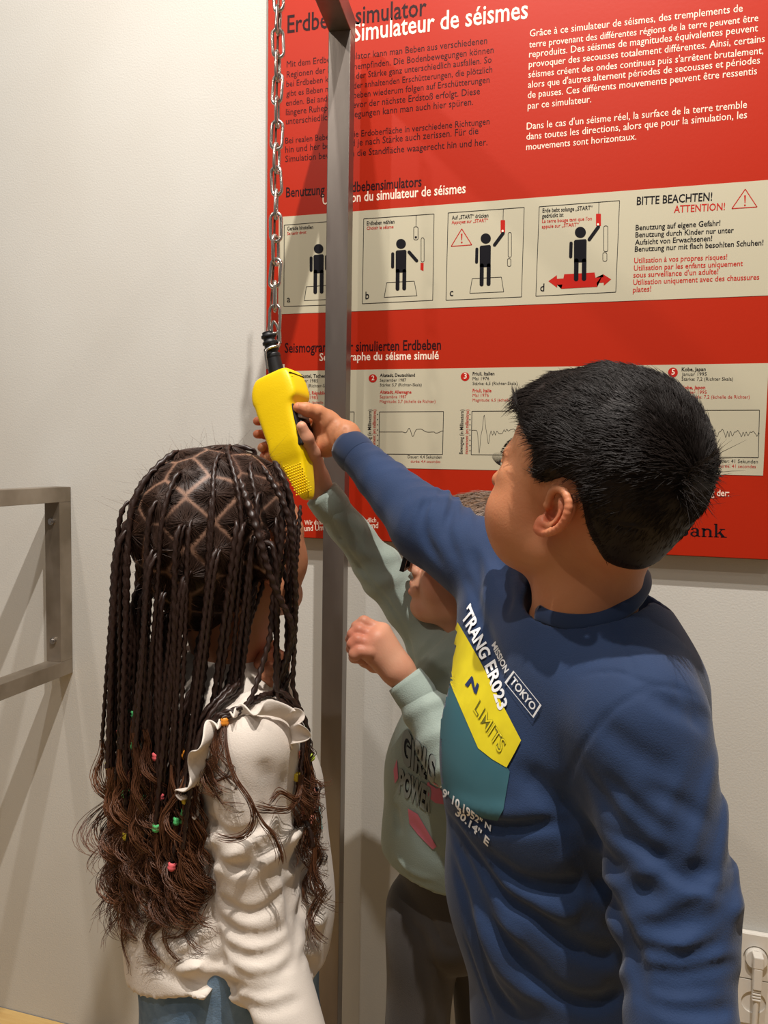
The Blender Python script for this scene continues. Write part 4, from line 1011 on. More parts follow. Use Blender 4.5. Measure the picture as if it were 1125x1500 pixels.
Vh, Fh = merge((cv, cf), (V1, F1), (V2, F2), (V3, F3))
mesh_obj('hair', Vh, Fh, m_hairB, boy)

# ---- navy shirt
sh = Vol()
C1 = P(868, 985, .865); C2 = P(812, 1130, .895); C3 = P(806, 1290, .91); C4 = P(845, 1500, .915); C5 = P(850, 1600, .92)
sh.cone(shL + cvec(-.01, .01, .01), shR + cvec(.01, .02, 0), .060, .056, .03)
sh.cone(P(900, 925, .835), P(930, 990, .79), .040, .052, .03); sh.cone(P(738, 905, .965), P(738, 1040, .925), .058, .066, .04); sh.cone(P(835, 925, .86), P(775, 880, .95), .044, .055, .03)
sh.cone(C1, C2, .108, .118, .05); sh.cone(C2, C3, .118, .112, .05); sh.cone(C3, C4, .112, .118, .04); sh.cone(C4, C5, .118, .12, .03)
sh.chain(armL, rL, .022); cd_ = (armR[2] - armR[1]) / np.linalg.norm(armR[2] - armR[1]); sh.chain([armR[0], armR[1], armR[2] - cd_ * .028], [rR[0], rR[1], .029], .02)
sh.cone(P(965, 1020, .83), P(985, 1180, .83), .045, .05, .04)
lump(sh, .0016, 22, 4)
wrinkle(sh, armL[0] + DOWN * .06, armL[1] + DOWN * .01, .075, .0055, .045, .9, 21)
wrinkle(sh, armL[1] - DOWN * .02, armL[2] + DOWN * .03, .07, .0055, .032, .30, 8)
wrinkle(sh, armR[0] - (armR[0] - armR[1]) * .05, armR[1], .06, .006, .022, -.9, 31)
wrinkle(sh, armR[1], armR[2] + (armR[1] - armR[2]) * .3, .05, .0045, .034, .7, 12)
# torso folds
G = sh.pxfold
G([(850, 990), (900, 985), (955, 1003), (1000, 1010), (1030, 1028)], .0026, .0024); G([(955, 1005), (905, 1035), (860, 1085), (832, 1140), (823, 1200)], .0026, .0028)   # armhole seam
G([(825, 1150), (835, 1210), (855, 1255), (890, 1320), (925, 1400), (940, 1470)], .010, .014)        # gap between arm and body
G([(650, 1190), (700, 1205), (760, 1212), (830, 1205)], .007, .010); G([(655, 1170), (720, 1190), (800, 1185)], .010, -.004)
G([(655, 1195), (690, 1250), (735, 1310), (790, 1350)], .008, .012); G([(662, 1215), (700, 1310), (745, 1385), (800, 1430)], .009, .011)
G([(700, 1240), (760, 1290), (820, 1300), (860, 1290)], .010, .010); G([(665, 1260), (690, 1350), (720, 1440), (760, 1490)], .008, .008)
G([(675, 1245), (720, 1330), (770, 1380)], .008, -.006); G([(760, 1310), (820, 1370), (880, 1400), (930, 1390)], .010, .009); G([(720, 1270), (790, 1325), (850, 1340)], .009, -.006)
G([(745, 1375), (800, 1445), (870, 1470), (930, 1440)], .010, .009); G([(690, 1330), (735, 1420), (800, 1470)], .009, -.006); G([(680, 1370), (700, 1430), (725, 1500)], .003, .003)
G([(760, 1130), (800, 1160), (845, 1200)], .014, .008); G([(870, 1050), (930, 1100), (1000, 1140)], .012, .004); G([(850, 1110), (910, 1210), (1000, 1270), (1060, 1290)], .010, .0055); G([(840, 1180), (900, 1270), (980, 1330)], .010, .006)
G([(940, 1005), (990, 1040), (1040, 1060)], .009, .005); G([(980, 1000), (1020, 1035), (1045, 1060)], .006, .003)
for f_ in ([(887, 1213), (960, 1253), (993, 1283), (1060, 1310)], [(933, 1387), (973, 1397), (1013, 1400), (1060, 1380)], [(940, 1420), (993, 1430), (1053, 1417), (1080, 1410)], [(947, 1443), (993, 1450), (1047, 1443)], [(937, 1463), (987, 1480), (1043, 1483), (1075, 1477)]):
    G(f_, .0055, .0065)
for f_ in ([(925, 1350), (980, 1360), (1050, 1345)], [(947, 1153), (1000, 1180), (1040, 1207)], [(973, 1027), (1007, 1043), (1030, 1067)], [(880, 1130), (940, 1190), (990, 1230)]):
    G(f_, .008, .004)
G([(702, 900), (720, 950), (735, 990)], .010, .005); G([(690, 800), (700, 850), (690, 900)], .008, .006); G([(715, 790), (740, 850), (745, 900)], .007, .006); G([(740, 800), (765, 850), (770, 890)], .006, .005); G([(680, 840), (700, 880), (705, 920)], .007, .004)
G([(640, 720), (620, 750), (625, 790), (650, 830)], .007, .005); G([(665, 740), (655, 780), (675, 830)], .007, .004)
G([(898, 915), (920, 960), (936, 1005)], .0024, .0016)
# neck opening
nh0 = P(868, 925, .845) + DOWN * .03; nh1 = P(855, 850, .835)
sh.cone(nh0, nh1, .0590, .068, .006, True); sh.cone(P(925, 905, .845), P(935, 840, .845), .034, .04, .006, True)
hemz = P(850, 1585, .92)[2]
sh.fn(lambda X, Y, Z, d: np.maximum(d, (hemz - Z)) if True else d, (-9, -9, hemz - .3), (9, 9, hemz + .1))
sh.build(.0031, margin=.014)
Vs, Fs = sh.surface()
shirt = mesh_obj('shirt', Vs, Fs, m_navy, boy)
# collar rib: a thick band following the opening
cf_ = head.trace([(768, 856), (774, 878), (793, 897), (832, 908), (878, 904), (910, 889)]); cg_ = head.grad(cf_)
cpts = np.vstack([cf_ + cg_ * .0045, [P(935, 872, .790), P(946, 848, .82), P(938, 828, .86), P(900, 822, .90), P(850, 832, .915), P(798, 842, .90)]])
cpts = catmull(np.vstack([cpts, cpts[:1]]), 90)
NR = 10; Vc = []
cenr = cpts.mean(0)
for i in range(90):
    t = cpts[(i + 1) % 90] - cpts[i - 1]; t /= np.linalg.norm(t); outv = cpts[i] - cenr; outv -= outv.dot(t) * t; outv /= np.linalg.norm(outv); upv = np.cross(t, outv); upv = upv if upv[2] > 0 else -upv
    sl_ = outv * .55 - upv * .83; nm = outv * .83 + upv * .55
    for j in range(NR):
        a = 2 * math.pi * j / NR; Vc.append(cpts[i] + sl_ * (.0085 * math.cos(a)) + nm * (.0022 * math.sin(a)))
Fc = [(i * NR + j, i * NR + (j + 1) % NR, ((i + 1) % 90) * NR + (j + 1) % NR, ((i + 1) % 90) * NR + j) for i in range(90) for j in range(NR)]
mesh_obj('collar', Vc, Fc, m_rib, shirt)
# sleeve cuff
cd_ = (armR[2] - armR[1]) / np.linalg.norm(armR[2] - armR[1])
V, F = tubes([np.array([armR[2] - cd_ * t for t in (.036, .028, .018, .008, .001, -.0015, .001, .010, .03)])], np.array([.0290, .0310, .0308, .0298, .0285, .0268, .0248, .0235, .022]), 40)
mesh_obj('cuff', V, F, m_rib, shirt)
bv_s = bvh_of(shirt)
decal('print', [(645, 992), (658, 985), (669, 1012), (686.7, 1040), (701.6, 1096), (742.7, 1124), (747, 1130), (738, 1186), (729, 1201), (700, 1196), (672, 1180), (652, 1160), (644, 1140), (643, 1080)], [tuple(range(14))], m_pT, shirt, bv_s, .0010)
decal('print', [(671.7, 911.5), (677, 925), (686.7, 941), (703, 966), (709, 985), (713, 1005), (725, 1030), (740.8, 1062.7), (764.3, 1084.3), (755, 1102), (742.7, 1124), (722, 1112), (701.6, 1096), (692, 1065), (686.7, 1040), (675, 1024), (666, 1014), (659, 995), (656.8, 976.8), (659, 955), (662.4, 943), (667, 925)], [tuple(range(22))], m_pY, shirt, bv_s, .0014)
def dtext(s, quad, m, off=.0018, bold=.03, name='lettering', par=None, bv=None): 
    V2, F2 = text2d(s, quad, bold); return decal(name, V2, F2, m, par or shirt, bv or bv_s, off, 6)
dtext("'TRANG", [(676, 902), (706, 968), (722, 959), (690, 884)], m_pW)
dtext('ER023', [(711, 977), (732, 1043), (746, 1032), (727, 966)], m_pW)
dtext('MISSION', [(722, 946), (741, 987), (748, 981), (728, 939)], m_pW, bold=.03)
def qframe(q, t):
    q = [np.array(a, float) for a in q]; c = sum(q) / 4; inn = [a + (c - a) / np.linalg.norm(c - a) * t for a in q]
    return [tuple(a) for a in q + inn], [(i, (i + 1) % 4, 4 + (i + 1) % 4, 4 + i) for i in range(4)]
V2, F2 = qframe([(741, 1000), (783, 1051.5), (795, 1033), (754, 982.4)], 3.2); decal('lettering', V2, F2, m_pW, shirt, bv_s, .0018, 6)
dtext('TOKYO', [(748, 999.5), (781.5, 1041.5), (788, 1033.5), (755.5, 990.5)], m_pW, bold=.02)
dtext('N', [(683, 1004), (700, 1018), (704, 1004), (693, 991)], m_pN, .0022, .05)
def otext(s, quad):
    V2, F2 = text2d(s, quad, .03); decal('lettering', V2, F2, m_pO, shirt, bv_s, .0019, 6); V2, F2 = text2d(s, quad, -.006); decal('lettering', V2, F2, m_pY, shirt, bv_s, .0023, 6)
otext('LIMITS', [(695, 1040), (733, 1104), (744, 1088), (704, 1024)])
dtext("19' 10.1952'' N", [(645, 1163), (720, 1219), (721, 1208), (648, 1150)], m_pW, bold=.03)
dtext("30.14'' E", [(668, 1192), (716, 1239), (719, 1228), (672, 1180)], m_pW, bold=.03)
# trousers and shoes below
tr = Vol(); tr.chain([hipc + [.045, -.05, -.03], knL, [knL[0], knL[1] + .02, .06]], [.085, .06, .055]); tr.chain([hipc + [-.02, .055, -.03], knR, [knR[0], knR[1] + .02, .06]], [.085, .06, .055]); tr.cone(hipc, hipc - [0, 0, .04], .10, .10, .04)
lump(tr, .002, 30, 3); tr.build(.007); mesh_obj('trousers', *tr.surface(), m_jeans, boy)
shoe(boy, knL + [0, .02, 0], cvec(-.6, 0, .4)); shoe(boy, knR + [0, .02, 0], cvec(-.7, 0, .5))
RNG = np.random.default_rng(11)
# ================================================================== the girl with the braids
girl = empty('person', [float(P(330, 1440, .96)[0]), float(P(330, 1440, .96)[1]), 0], 'girl with long dark box braids seen from behind, white frilled long-sleeved top', 'person'); register(girl)
yw, pt = math.radians(38), math.radians(14)
HG = Frame(P(328, 792, .945), cvec(math.sin(yw) * math.cos(pt), -math.sin(pt), math.cos(yw) * math.cos(pt)), cvec(-.06, -1, 0), 1.08)
gneck = P(345, 975, .965)
g_shR = P(368, 1092, .872); g_shL = P(225, 1010, 1.03)
gh = Vol(); head_ops(gh, HG); gh.cone(HG.w(.02, 0, -.07), HG.w(-.02, 0, -.10), .03, .04, .03)
gh.cone(HG.w(-.025, 0, -.05), gneck, .044, .044, .03); gh.cone(gneck + DOWN * .02, (g_shR + gneck) / 2 + DOWN * .03, .04, .03, .03); gh.cone(gneck + DOWN * .02, (g_shL + gneck) / 2 + DOWN * .03, .04, .03, .03)
eg = ear_ops(gh, HG, -1); ear_ops(gh, HG, 1)
gh.build(.0022, margin=.03); ghv, ghf = gh.surface()
gaR = [g_shR, P(370, 1235, .862), P(386, 1390, .85), P(448, 1560, .79)]; grR = [.052, .041, .038, .030]
gaL = [g_shL, P(320, 1160, 1.12), P(402, 1036, .985)]; grL = [.05, .042, .030]
ghip = P(335, 1455, .955)
gb_ = Vol(); gb_.chain(gaR, [.034, .030, .027, .020]); gb_.chain(gaL, [.034, .028, .02]); gb_.cone(P(330, 1040, .97), P(335, 1250, .965), .07, .07, .03); gb_.cone(P(335, 1250, .965), ghip, .07, .085, .03)
gkL = np.array([ghip[0] - .05, ghip[1] + .03, .40]); gkR = np.array([ghip[0] + .07, ghip[1] - .03, .40])
gb_.chain([ghip + [-.04, .03, -.04], gkL, [gkL[0], gkL[1], .09]], [.06, .042, .03]); gb_.chain([ghip + [.05, -.02, -.04], gkR, [gkR[0], gkR[1], .09]], [.06, .042, .03]); gb_.build(.008)
def girl_hand():
    v = Vol(); wr = gaL[2]
    v.cone(wr, P(401, 1018, 0.960), .021, .020, .01); v.cone(P(401, 1018, 0.960), P(397, 985, 0.955), .020, .021, .01); v.cone(P(397, 985, 0.955), P(405, 970, 0.960), .018, .016, .01)
    finger(v, [P(404, 962, 0.960), P(392, 944, 0.955), P(379, 946, 0.940), P(373, 957, 0.933)], .0085, .0068)
    finger(v, [P(407, 972, 0.955), P(400, 957, 0.940), P(388, 962, 0.923), P(380, 972, 0.920)], .0085, .0070)
    finger(v, [P(408, 985, 0.950), P(404, 974, 0.933), P(394, 980, 0.917), P(387, 990, 0.917)], .0082, .0068)
    finger(v, [P(408, 998, 0.945), P(405, 990, 0.930), P(397, 996, 0.919), P(392, 1004, 0.920)], .0075, .0060)
    finger(v, [P(392, 1000, 0.955), P(380, 985, 0.945), P(376, 972, 0.935)], .0095, .0070)
    v.build(.0015); return v.surface()
hR = Vol(); wr_ = gaR[3]; hR.cone(wr_, wr_ + (gaR[3] - gaR[2]) * .35, .02, .022)
hd = (gaR[3] - gaR[2]); hd /= np.linalg.norm(hd); hb0 = wr_ + hd * .07
for i in range(4): finger(hR, [hb0 + FWD * (.016 - .011 * i), hb0 + hd * .03 + FWD * (.017 - .011 * i), hb0 + hd * .052 + FWD * (.016 - .011 * i) + DOWN * .008], .0072, .006)
finger(hR, [wr_ + hd * .02 + FWD * .015, wr_ + hd * .05 + FWD * .032, wr_ + hd * .07 + FWD * .034], .0085, .0065)
hR.build(.003)
V, F = merge((ghv, ghf), gb_.surface(), girl_hand(), hR.surface())
mesh_obj('body', V, F, m_skinB, girl, tint=gauss_tint(V, [(eg(0, 0, 0), .03, .8), (P(390, 960, .935), .03, .5)]))
for sd in (1, -1):
    v = Vol(); v.ball(HG.w(.0735, sd * .0305, .0), .0125); v.build(.0015); eo = mesh_obj('eye', *v.surface(), m_eyew, girl)
    v = Vol(); v.ball(HG.w(.0815, sd * .0307, .001), .0062); v.build(.001); mesh_obj('iris', *v.surface(), m_eyed, eo)
# ---- white top
gs = Vol()
gs.cone(g_shR, g_shL, .045, .045, .03)
gs.cone(P(330, 1035, .97), P(325, 1180, .97), .088, .108, .05); gs.cone(P(325, 1180, .97), P(338, 1330, .965), .108, .116, .05); gs.cone(P(338, 1330, .965), P(332, 1500, .955), .116, .116, .05)
gs.cone(P(395, 1150, 1.0), P(398, 1320, .99), .058, .060, .04)
gs.cone(P(345, 990, .968), P(345, 1015, .968), .050, .058, .03)
gs.chain(gaR, grR, .02); e0 = gaL[2]; ed = (gaL[2] - gaL[1]) / np.linalg.norm(gaL[2] - gaL[1]); gs.chain([gaL[0], gaL[1], e0 - ed * .02], grL, .02)
lump(gs, .0018, 24, 14)
wrinkle(gs, gaR[0] + DOWN * .03, gaR[1], .06, .009, .032, .8, 61); wrinkle(gs, gaR[1], gaR[2], .06, .016, .026, .5, 62); wrinkle(gs, gaR[2], gaR[3], .055, .016, .028, -.5, 63)
G = gs.pxfold
G([(300, 1090), (290, 1140), (296, 1195), (308, 1250)], .004, .004); G([(300, 1085), (330, 1050), (380, 1045), (425, 1070)], .004, .004)
G([(415, 1130), (418, 1200), (424, 1290), (432, 1380)], .008, .012); G([(440, 1230), (425, 1290), (430, 1350)], .010, .006); G([(465, 1260), (440, 1330), (432, 1400)], .008, .005)
G([(305, 1230), (300, 1300), (312, 1380), (325, 1460)], .009, .012); G([(270, 1360), (300, 1400), (320, 1450)], .008, .006); G([(210, 1400), (250, 1430), (300, 1450)], .008, .004); G([(255, 1250), (280, 1310), (300, 1350)], .012, .007)
G([(450, 1180), (455, 1230), (440, 1260)], .009, .005); G([(470, 1290), (455, 1370), (438, 1420)], .006, .004); G([(330, 1130), (345, 1190), (340, 1230)], .009, -.006); G([(385, 1110), (395, 1170), (385, 1220)], .009, .006)
for f_ in ([(299, 1189), (323, 1216), (356, 1223), (390, 1206)], [(309, 1260), (340, 1270), (377, 1267)], [(316, 1311), (356, 1338), (390, 1331), (415, 1304)], [(319, 1345), (350, 1368), (390, 1372), (419, 1355)],
           [(319, 1378), (356, 1402), (397, 1399), (424, 1378)], [(329, 1412), (363, 1436), (407, 1429), (434, 1402)], [(336, 1439), (377, 1453), (424, 1439)], [(345, 1465), (390, 1480), (440, 1465)]):
    G(f_, .0055, .0075)
G([(330, 1000), (345, 1030), (350, 1060)], .006, .004); G([(290, 1000), (270, 1040)], .008, .005)
gs.cone(P(343, 1005, .968), P(338, 930, .965), .042, .052, .005, True)
hz = [.060 + P(200, 1436, 1.02)[2], .048 + P(343, 1492, .86)[2], .04 + P(444, 1453, .94)[2]]
ghem_x = [P(200, 1436, 1.02)[0], P(343, 1492, .86)[0], P(470, 1440, .96)[0]]
def ghem(X, Y, Z, d):
    hzv = np.interp(X, ghem_x, hz); arm = np.array(gaR[3]); far = ((X - gaR[2][0]) ** 2 + (Y - gaR[2][1]) ** 2) ** .5
    a, b = gaR[2], gaR[3]; ba = b - a; t = np.clip(((X - a[0]) * ba[0] + (Y - a[1]) * ba[1] + (Z - a[2]) * ba[2]) / (ba @ ba), -1, 1.2)
    da = np.sqrt((X - a[0] - t * ba[0]) ** 2 + (Y - a[1] - t * ba[1]) ** 2 + (Z - a[2] - t * ba[2]) ** 2) - .052
    return np.maximum(d, np.minimum(hzv - Z, da))
gs.fn(ghem, (-9, -9, min(hz) - .4), (9, 9, max(hz) + .05))
gs.build(.0036, margin=.02); Vs, Fs = gs.surface()
gtop = mesh_obj('top', Vs, Fs, m_offwhite, girl)
# frill round the armhole
fp = catmull([P(*q_) for q_ in [(440, 1100, .875), (436, 1066, .870), (418, 1046, .868), (388, 1040, .868), (352, 1040, .87), (320, 1056, .872), (303, 1085, .872), (297, 1120, .872), (292, 1155, .872), (292, 1190, .874)]], 130)
ft = gs.trace([(432, 1098), (428, 1066), (414, 1050), (388, 1044), (352, 1044), (322, 1060), (306, 1088), (300, 1122), (294, 1155), (290, 1192)])
fp = catmull(ft - (ft - CAMPOS) * .004, 130); fc = P(365, 1130, .88); rows = 6; Vf = []
for i in range(130):
    t = fp[min(i + 1, 129)] - fp[max(i - 1, 0)]; t /= np.linalg.norm(t); o = fp[i] - fc; o -= o.dot(t) * t; o /= np.linalg.norm(o); nrm = np.cross(t, o); nrm = nrm if nrm.dot(FWD) < 0 else -nrm
    s0 = i / 129; wv = math.sin(s0 * 58 + 1.5 * math.sin(s0 * 13)); wd = .030 * (1 + .18 * math.sin(s0 * 31)) * (1 - .6 * math.exp(-((s0 - .47) / .16) ** 2)) * min(1, s0 * 8 + .3, (1 - s0) * 8 + .3)
    for j in range(rows):
        u = j / (rows - 1); Vf.append(fp[i] + o * (wd * u * .85) + nrm * (.004 + .010 * u * (1 - .4 * u) + .011 * u ** 1.2 * wv) + t * (.004 * u * math.cos(s0 * 58)))
Ff = [(i * rows + j, i * rows + j + 1, (i + 1) * rows + j + 1, (i + 1) * rows + j) for i in range(129) for j in range(rows - 1)]
fr_o = mesh_obj('frill', Vf, Ff, m_offwhite, gtop); md = fr_o.modifiers.new('s', 'SOLIDIFY'); md.thickness = .0022; md.offset = 0; md = fr_o.modifiers.new('b', 'SUBSURF'); md.levels = 1; md.render_levels = 1
# frill on the far shoulder
fp2 = catmull([P(*q_) for q_ in [(215, 935, 1.02), (200, 945, 1.01), (192, 970, 1.0), (186, 1010, .995), (182, 1060, .99)]], 50); Vf = []
for i in range(50):
    for j in range(rows): u = j / (rows - 1); Vf.append(fp2[i] - RIGHT * .014 * u + FWD * (-.01 + .006 * math.sin(i * .7) * u) + DOWN * (.012 - .012 * u))
Ff = [(i * rows + j, i * rows + j + 1, (i + 1) * rows + j + 1, (i + 1) * rows + j) for i in range(49) for j in range(rows - 1)]
fr2 = mesh_obj('frill', Vf, Ff, m_offwhite, gtop); md = fr2.modifiers.new('s', 'SOLIDIFY'); md.thickness = .0025; md.offset = 0
bv_g = bvh_of(gtop)
for nm, pl, mm in (('print', [(436, 1100), (448, 1096), (458, 1130), (466, 1165), (464, 1200), (452, 1210), (441, 1196), (446, 1150)], m_pCoral), ('print', [(446, 1120), (452, 1112), (458, 1140), (462, 1158), (452, 1166), (444, 1150)], m_pGlit),
                   ('print', [(455, 1170), (466, 1172), (472, 1215), (466, 1212), (458, 1190)], m_pMint), ('print', [(447, 1100), (450, 1100), (464, 1158), (461, 1160)], m_ink), ('print', [(442, 1160), (464, 1163), (463, 1168), (443, 1166)], m_ink)):
    decal(nm, pl, [tuple(range(len(pl)))], mm, gtop, bv_g, .0012 if mm is not m_ink else .0022, 6)
# jeans
gj = Vol(); gj.cone(ghip + [0, 0, .12], ghip - [0, 0, .06], .106, .112, .03); gj.chain([ghip + [-.045, .03, -.04], gkL, [gkL[0], gkL[1], .07]], [.08, .058, .05]); gj.chain([ghip + [.05, -.02, -.04], gkR, [gkR[0], gkR[1], .07]], [.08, .058, .05])
lump(gj, .003, 34, 6); gj.fn(lambda X, Y, Z, d: np.maximum(d, Z - (ghip[2] + .11)), (-9,) * 3, (9,) * 3)
gj.pxfold([(225, 1440), (245, 1490)], .003, .003); gj.build(.0055); jeans = mesh_obj('jeans', *gj.surface(), m_denim, girl)
wb = []
shoe(girl, gkL, cvec(.6, 0, .7)); shoe(girl, gkR, cvec(.6, 0, .7))

# ---- hair of the girl: partings, scalp strands, braids, loose wavy ends
def hair_low(f): return np.interp(f, [-.12, -.06, -.025, -.005, .02, .06, .09, .12], [-.085, -.080, -.050, .005, .012, .030, .055, .09])
cp_, cn_ = area_sample(ghv, ghf, 9000, lambda c: (HG.loc(c)[:, 2] > hair_low(HG.loc(c)[:, 0])).astype(float) * (np.abs(HG.loc(c)[:, 1]) < .076))
roots = [int(np.argmin(np.linalg.norm(cp_ - HG.w(-.03, .0, .105), axis=1)))]
dd = np.linalg.norm(cp_ - cp_[roots[0]], axis=1)
for i in range(43):
    j = int(np.argmax(dd)); roots.append(j); dd = np.minimum(dd, np.linalg.norm(cp_ - cp_[j], axis=1))
RT = cp_[roots]; RN = cn_[roots]
hd_v = gh.sample(ghv); loc = HG.loc(ghv); keepv = (loc[:, 2] > hair_low(loc[:, 0])) & (np.abs(loc[:, 1]) < .0775)
cap = Vol(); cap.lo, cap.h, cap.n, cap.d = gh.lo, gh.h, gh.n, gh.d - .0016
X_, Y_, Z_ = np.meshgrid(*[gh.lo[i] + gh.h * np.arange(gh.n[i]) for i in range(3)], indexing='ij')
pp = np.stack([X_, Y_, Z_], -1); lc = ((pp - HG.C) @ HG.A().T) / HG.sc
cut = (hair_low(lc[..., 0]) - lc[..., 2]) * .8
cap.d = np.maximum(cap.d, cut).astype(np.float32); del X_, Y_, Z_, pp, lc
cv2, cf2 = cap.surface(); cen = cv2[cf2].mean(1)
dR = np.sort(np.linalg.norm(cv2[:, None, :] - RT[None], axis=2), axis=1); gap = (dR[:, 1] - dR[:, 0]) + .0012 * noise3(cv2[:, 0], cv2[:, 1], cv2[:, 2], 90, 3)
mesh_obj('scalp', cv2, cf2, m_scalp, girl, tint=.75 * np.clip(1.1 - gap / .0040, 0, 1))
n = 20000
dRp = np.sort(np.linalg.norm(cp_[:, None, :] - RT[None], axis=2), axis=1)
sp, sn = area_sample(cv2, cf2, n, lambda c: np.ones(len(c)))
D_ = np.linalg.norm(sp[:, None, :] - RT[None], axis=2); ri = D_.argmin(1); ds = np.sort(D_, axis=1); ok = (ds[:, 1] - ds[:, 0]) > .0022
sp = sp[ok]; ri = ri[ok]; tgt = RT[ri] + RNG.normal(size=(len(sp), 3)) * .0012; S = []
for t in np.linspace(0, 1, 5):
    q = sp * (1 - t) + tgt * t; g_ = gh.grad(q); dq = gh.sample(q)[:, None]; S.append(q - g_ * (dq - (.0028 + .0035 * t)))
S = np.stack(S, 1); V1, F1 = tubes(S, np.array([.0002, .0003, .00034, .00036, .00036]), 3)
mesh_obj('scalp_hair', V1, F1, m_hairS, girl)
def coll(p):
    a = gh.sample(p); b = gs.sample(p); return np.minimum(a, b)
def colg(p, e=.003):
    g = np.stack([coll(p + np.eye(3)[i] * e) - coll(p - np.eye(3)[i] * e) for i in range(3)], 1); return g / (np.linalg.norm(g, axis=1, keepdims=True) + 1e-9)
STEP = .004; lean = np.array([0, 0, -1.]) - RIGHT * .045
B0 = []; D0 = []; LN = []
for i, (p, nn) in enumerate(zip(RT, RN)):
    lq = HG.loc(p); reps = (4 if lq[2] < -.01 else 3) if (lq[0] < .03 and lq[2] < .05) else 1
    if p.dot(RIGHT) > HG.C.dot(RIGHT) + .045 and lq[0] > -.01: reps = 1
    for r in range(reps):
        out = nn * .45 + RNG.normal(size=3) * .25 + np.array([0, 0, -.35]) - HG.F * .9
        B0.append(p + nn * .004 + RNG.normal(size=3) * .003); D0.append(out / np.linalg.norm(out)); LN.append(None)
B0 = np.array(B0); D0 = np.array(D0); NB = len(B0)
zend = CAM_H - (RNG.random(NB) * 200 + 1070 - 672) / FPX * .84
pos = B0.copy(); dr = D0.copy(); path = [pos.copy()]; lj = lean + RNG.normal(size=(NB, 3)) * .035
right_side = ((pos - HG.C) @ RIGHT) > .055
lj[right_side] = np.array([0, 0, -1.]) + RNG.normal(size=(int(right_side.sum()), 3)) * .03
lj[~right_side] -= RIGHT * np.clip(((pos[~right_side] - HG.C) @ RIGHT)[:, None] + .03, 0, .1) * 1.2
rb = .0042 + RNG.random(NB) * .007
for st in range(190):
    tgt_ = lj / np.linalg.norm(lj, axis=1, keepdims=True); dr = dr * .70 + tgt_ * .30; dr /= np.linalg.norm(dr, axis=1, keepdims=True)
    alive = (pos[:, 2] > zend)[:, None]; pos = pos + dr * STEP * alive
    d_ = coll(pos); g_ = colg(pos); pen = np.clip(rb - d_, 0, .01)[:, None] * (d_ < .04)[:, None]
    pos = pos + g_ * pen; into = (dr * g_).sum(1, keepdims=True); dr = np.where(pen > 0, dr - g_ * np.minimum(into, 0), dr)
    path.append(pos.copy())
path = np.stack(path, 1)
braids = []
for i in range(NB):
    q = path[i]; k_ = int(np.argmax(q[:, 2] <= zend[i])) or len(q) - 1
    if k_ < 25: continue
    braids.append((q[:k_ + 1], .0029 + RNG.random() * .0009, True))
# the braids the photograph shows hanging and crossing on her right side
cust = [[(352, 702, .872), (362, 735, .858), (376, 775, .850), (390, 825, .850), (405, 868, .855), (428, 922, .868), (412, 985, .885), (404, 1015, .89), (350, 1040, .84), (318, 1052, .835), (300, 1075, .84)],
        [(384, 683, .875), (402, 712, .865), (420, 750, .862), (428, 800, .865), (432, 870, .875), (431, 930, .885), (416, 985, .89), (405, 1012, .892), (360, 1034, .842), (322, 1046, .835), (305, 1062, .838)],
        [(432, 760, .89), (430, 810, .885), (425, 870, .885), (426, 930, .885), (423, 960, .885), (411, 1000, .89), (395, 1022, .885), (352, 1044, .84), (325, 1052, .832)],
        [(440, 740, .90), (436, 800, .89), (432, 860, .89), (431, 940, .89), (428, 985, .89), (414, 1010, .89), (415, 1050, .88), (428, 1095, .87), (440, 1128, .865)],
        [(428, 730, .885), (420, 800, .88), (404, 880, .885), (402, 910, .885), (405, 945, .89), (411, 975, .892), (413, 1020, .888), (420, 1060, .878), (432, 1100, .868), (442, 1135, .862)],
        [(415, 720, .87), (412, 800, .865), (400, 880, .87), (396, 930, .868), (384, 975, .86), (373, 1010, .85), (360, 1034, .843), (336, 1045, .836), (329, 1055, .834)],
        [(395, 830, .90), (370, 900, .895), (350, 950, .89), (335, 990, .885), (322, 1030, .88), (300, 1070, .875), (285, 1100, .87), (272, 1110, .862)]]
cust_r = [.0042, .0036, .0036, .0027, .0025, .0040, .003]
for c_, r_ in zip(cust, cust_r):
    pts = np.array([P(*q_) for q_ in c_]); pts = catmull(pts, 260); dc = coll(pts); gc = colg(pts); pts = pts + gc * np.clip(.004 - dc, 0, .02)[:, None] * (dc < .04)[:, None]; ker = np.ones(9) / 9
    sm = pts.copy()
    for a_ in range(3): sm[4:-4, a_] = np.convolve(pts[:, a_], ker, 'valid')
    braids.append((sm, r_, False))
def resample(p, step):
    d = np.concatenate([[0], np.cumsum(np.linalg.norm(np.diff(p, axis=0), axis=1))]); m = max(8, int(d[-1] / step)); t = np.linspace(0, d[-1], m)
    return np.stack([np.interp(t, d, p[:, a]) for a in range(3)], 1)
VV = []; nb = 0
for q, r0, auto in braids:
    ps = resample(q, .0014 if not auto else .0023); N = len(ps)
    if auto: ps = ps + np.stack([np.sin(np.arange(N) * .004 * (3 + i) + RNG.random() * 6) * .0015 * np.minimum(1, np.arange(N) / 60) for i in range(3)], 1)
    sgrid = np.arange(N) * (.0014 if not auto else .0023); th_ = np.linspace(0, 2 * np.pi, 9)[:-1]
    lam = r0 * (2.9 if not auto else 3.6)
    # plait relief: bulges alternate left and right of the midline
    A_ = np.abs((th_[None] + np.pi) % (2 * np.pi) - np.pi)
    rad = r0 * (.86 + .24 * np.cos(2 * np.pi * sgrid[:, None] / lam + A_ * 2.0 + (th_[None] > np.pi) * np.pi))
    rad *= np.minimum(1, .5 + np.arange(N) / 12)[:, None] * np.linspace(1.05, .8, N)[:, None]
    VF = tubes([ps], rad[None], 8); mesh_obj('braid', VF[0], VF[1], m_hairG, girl); nb += 1
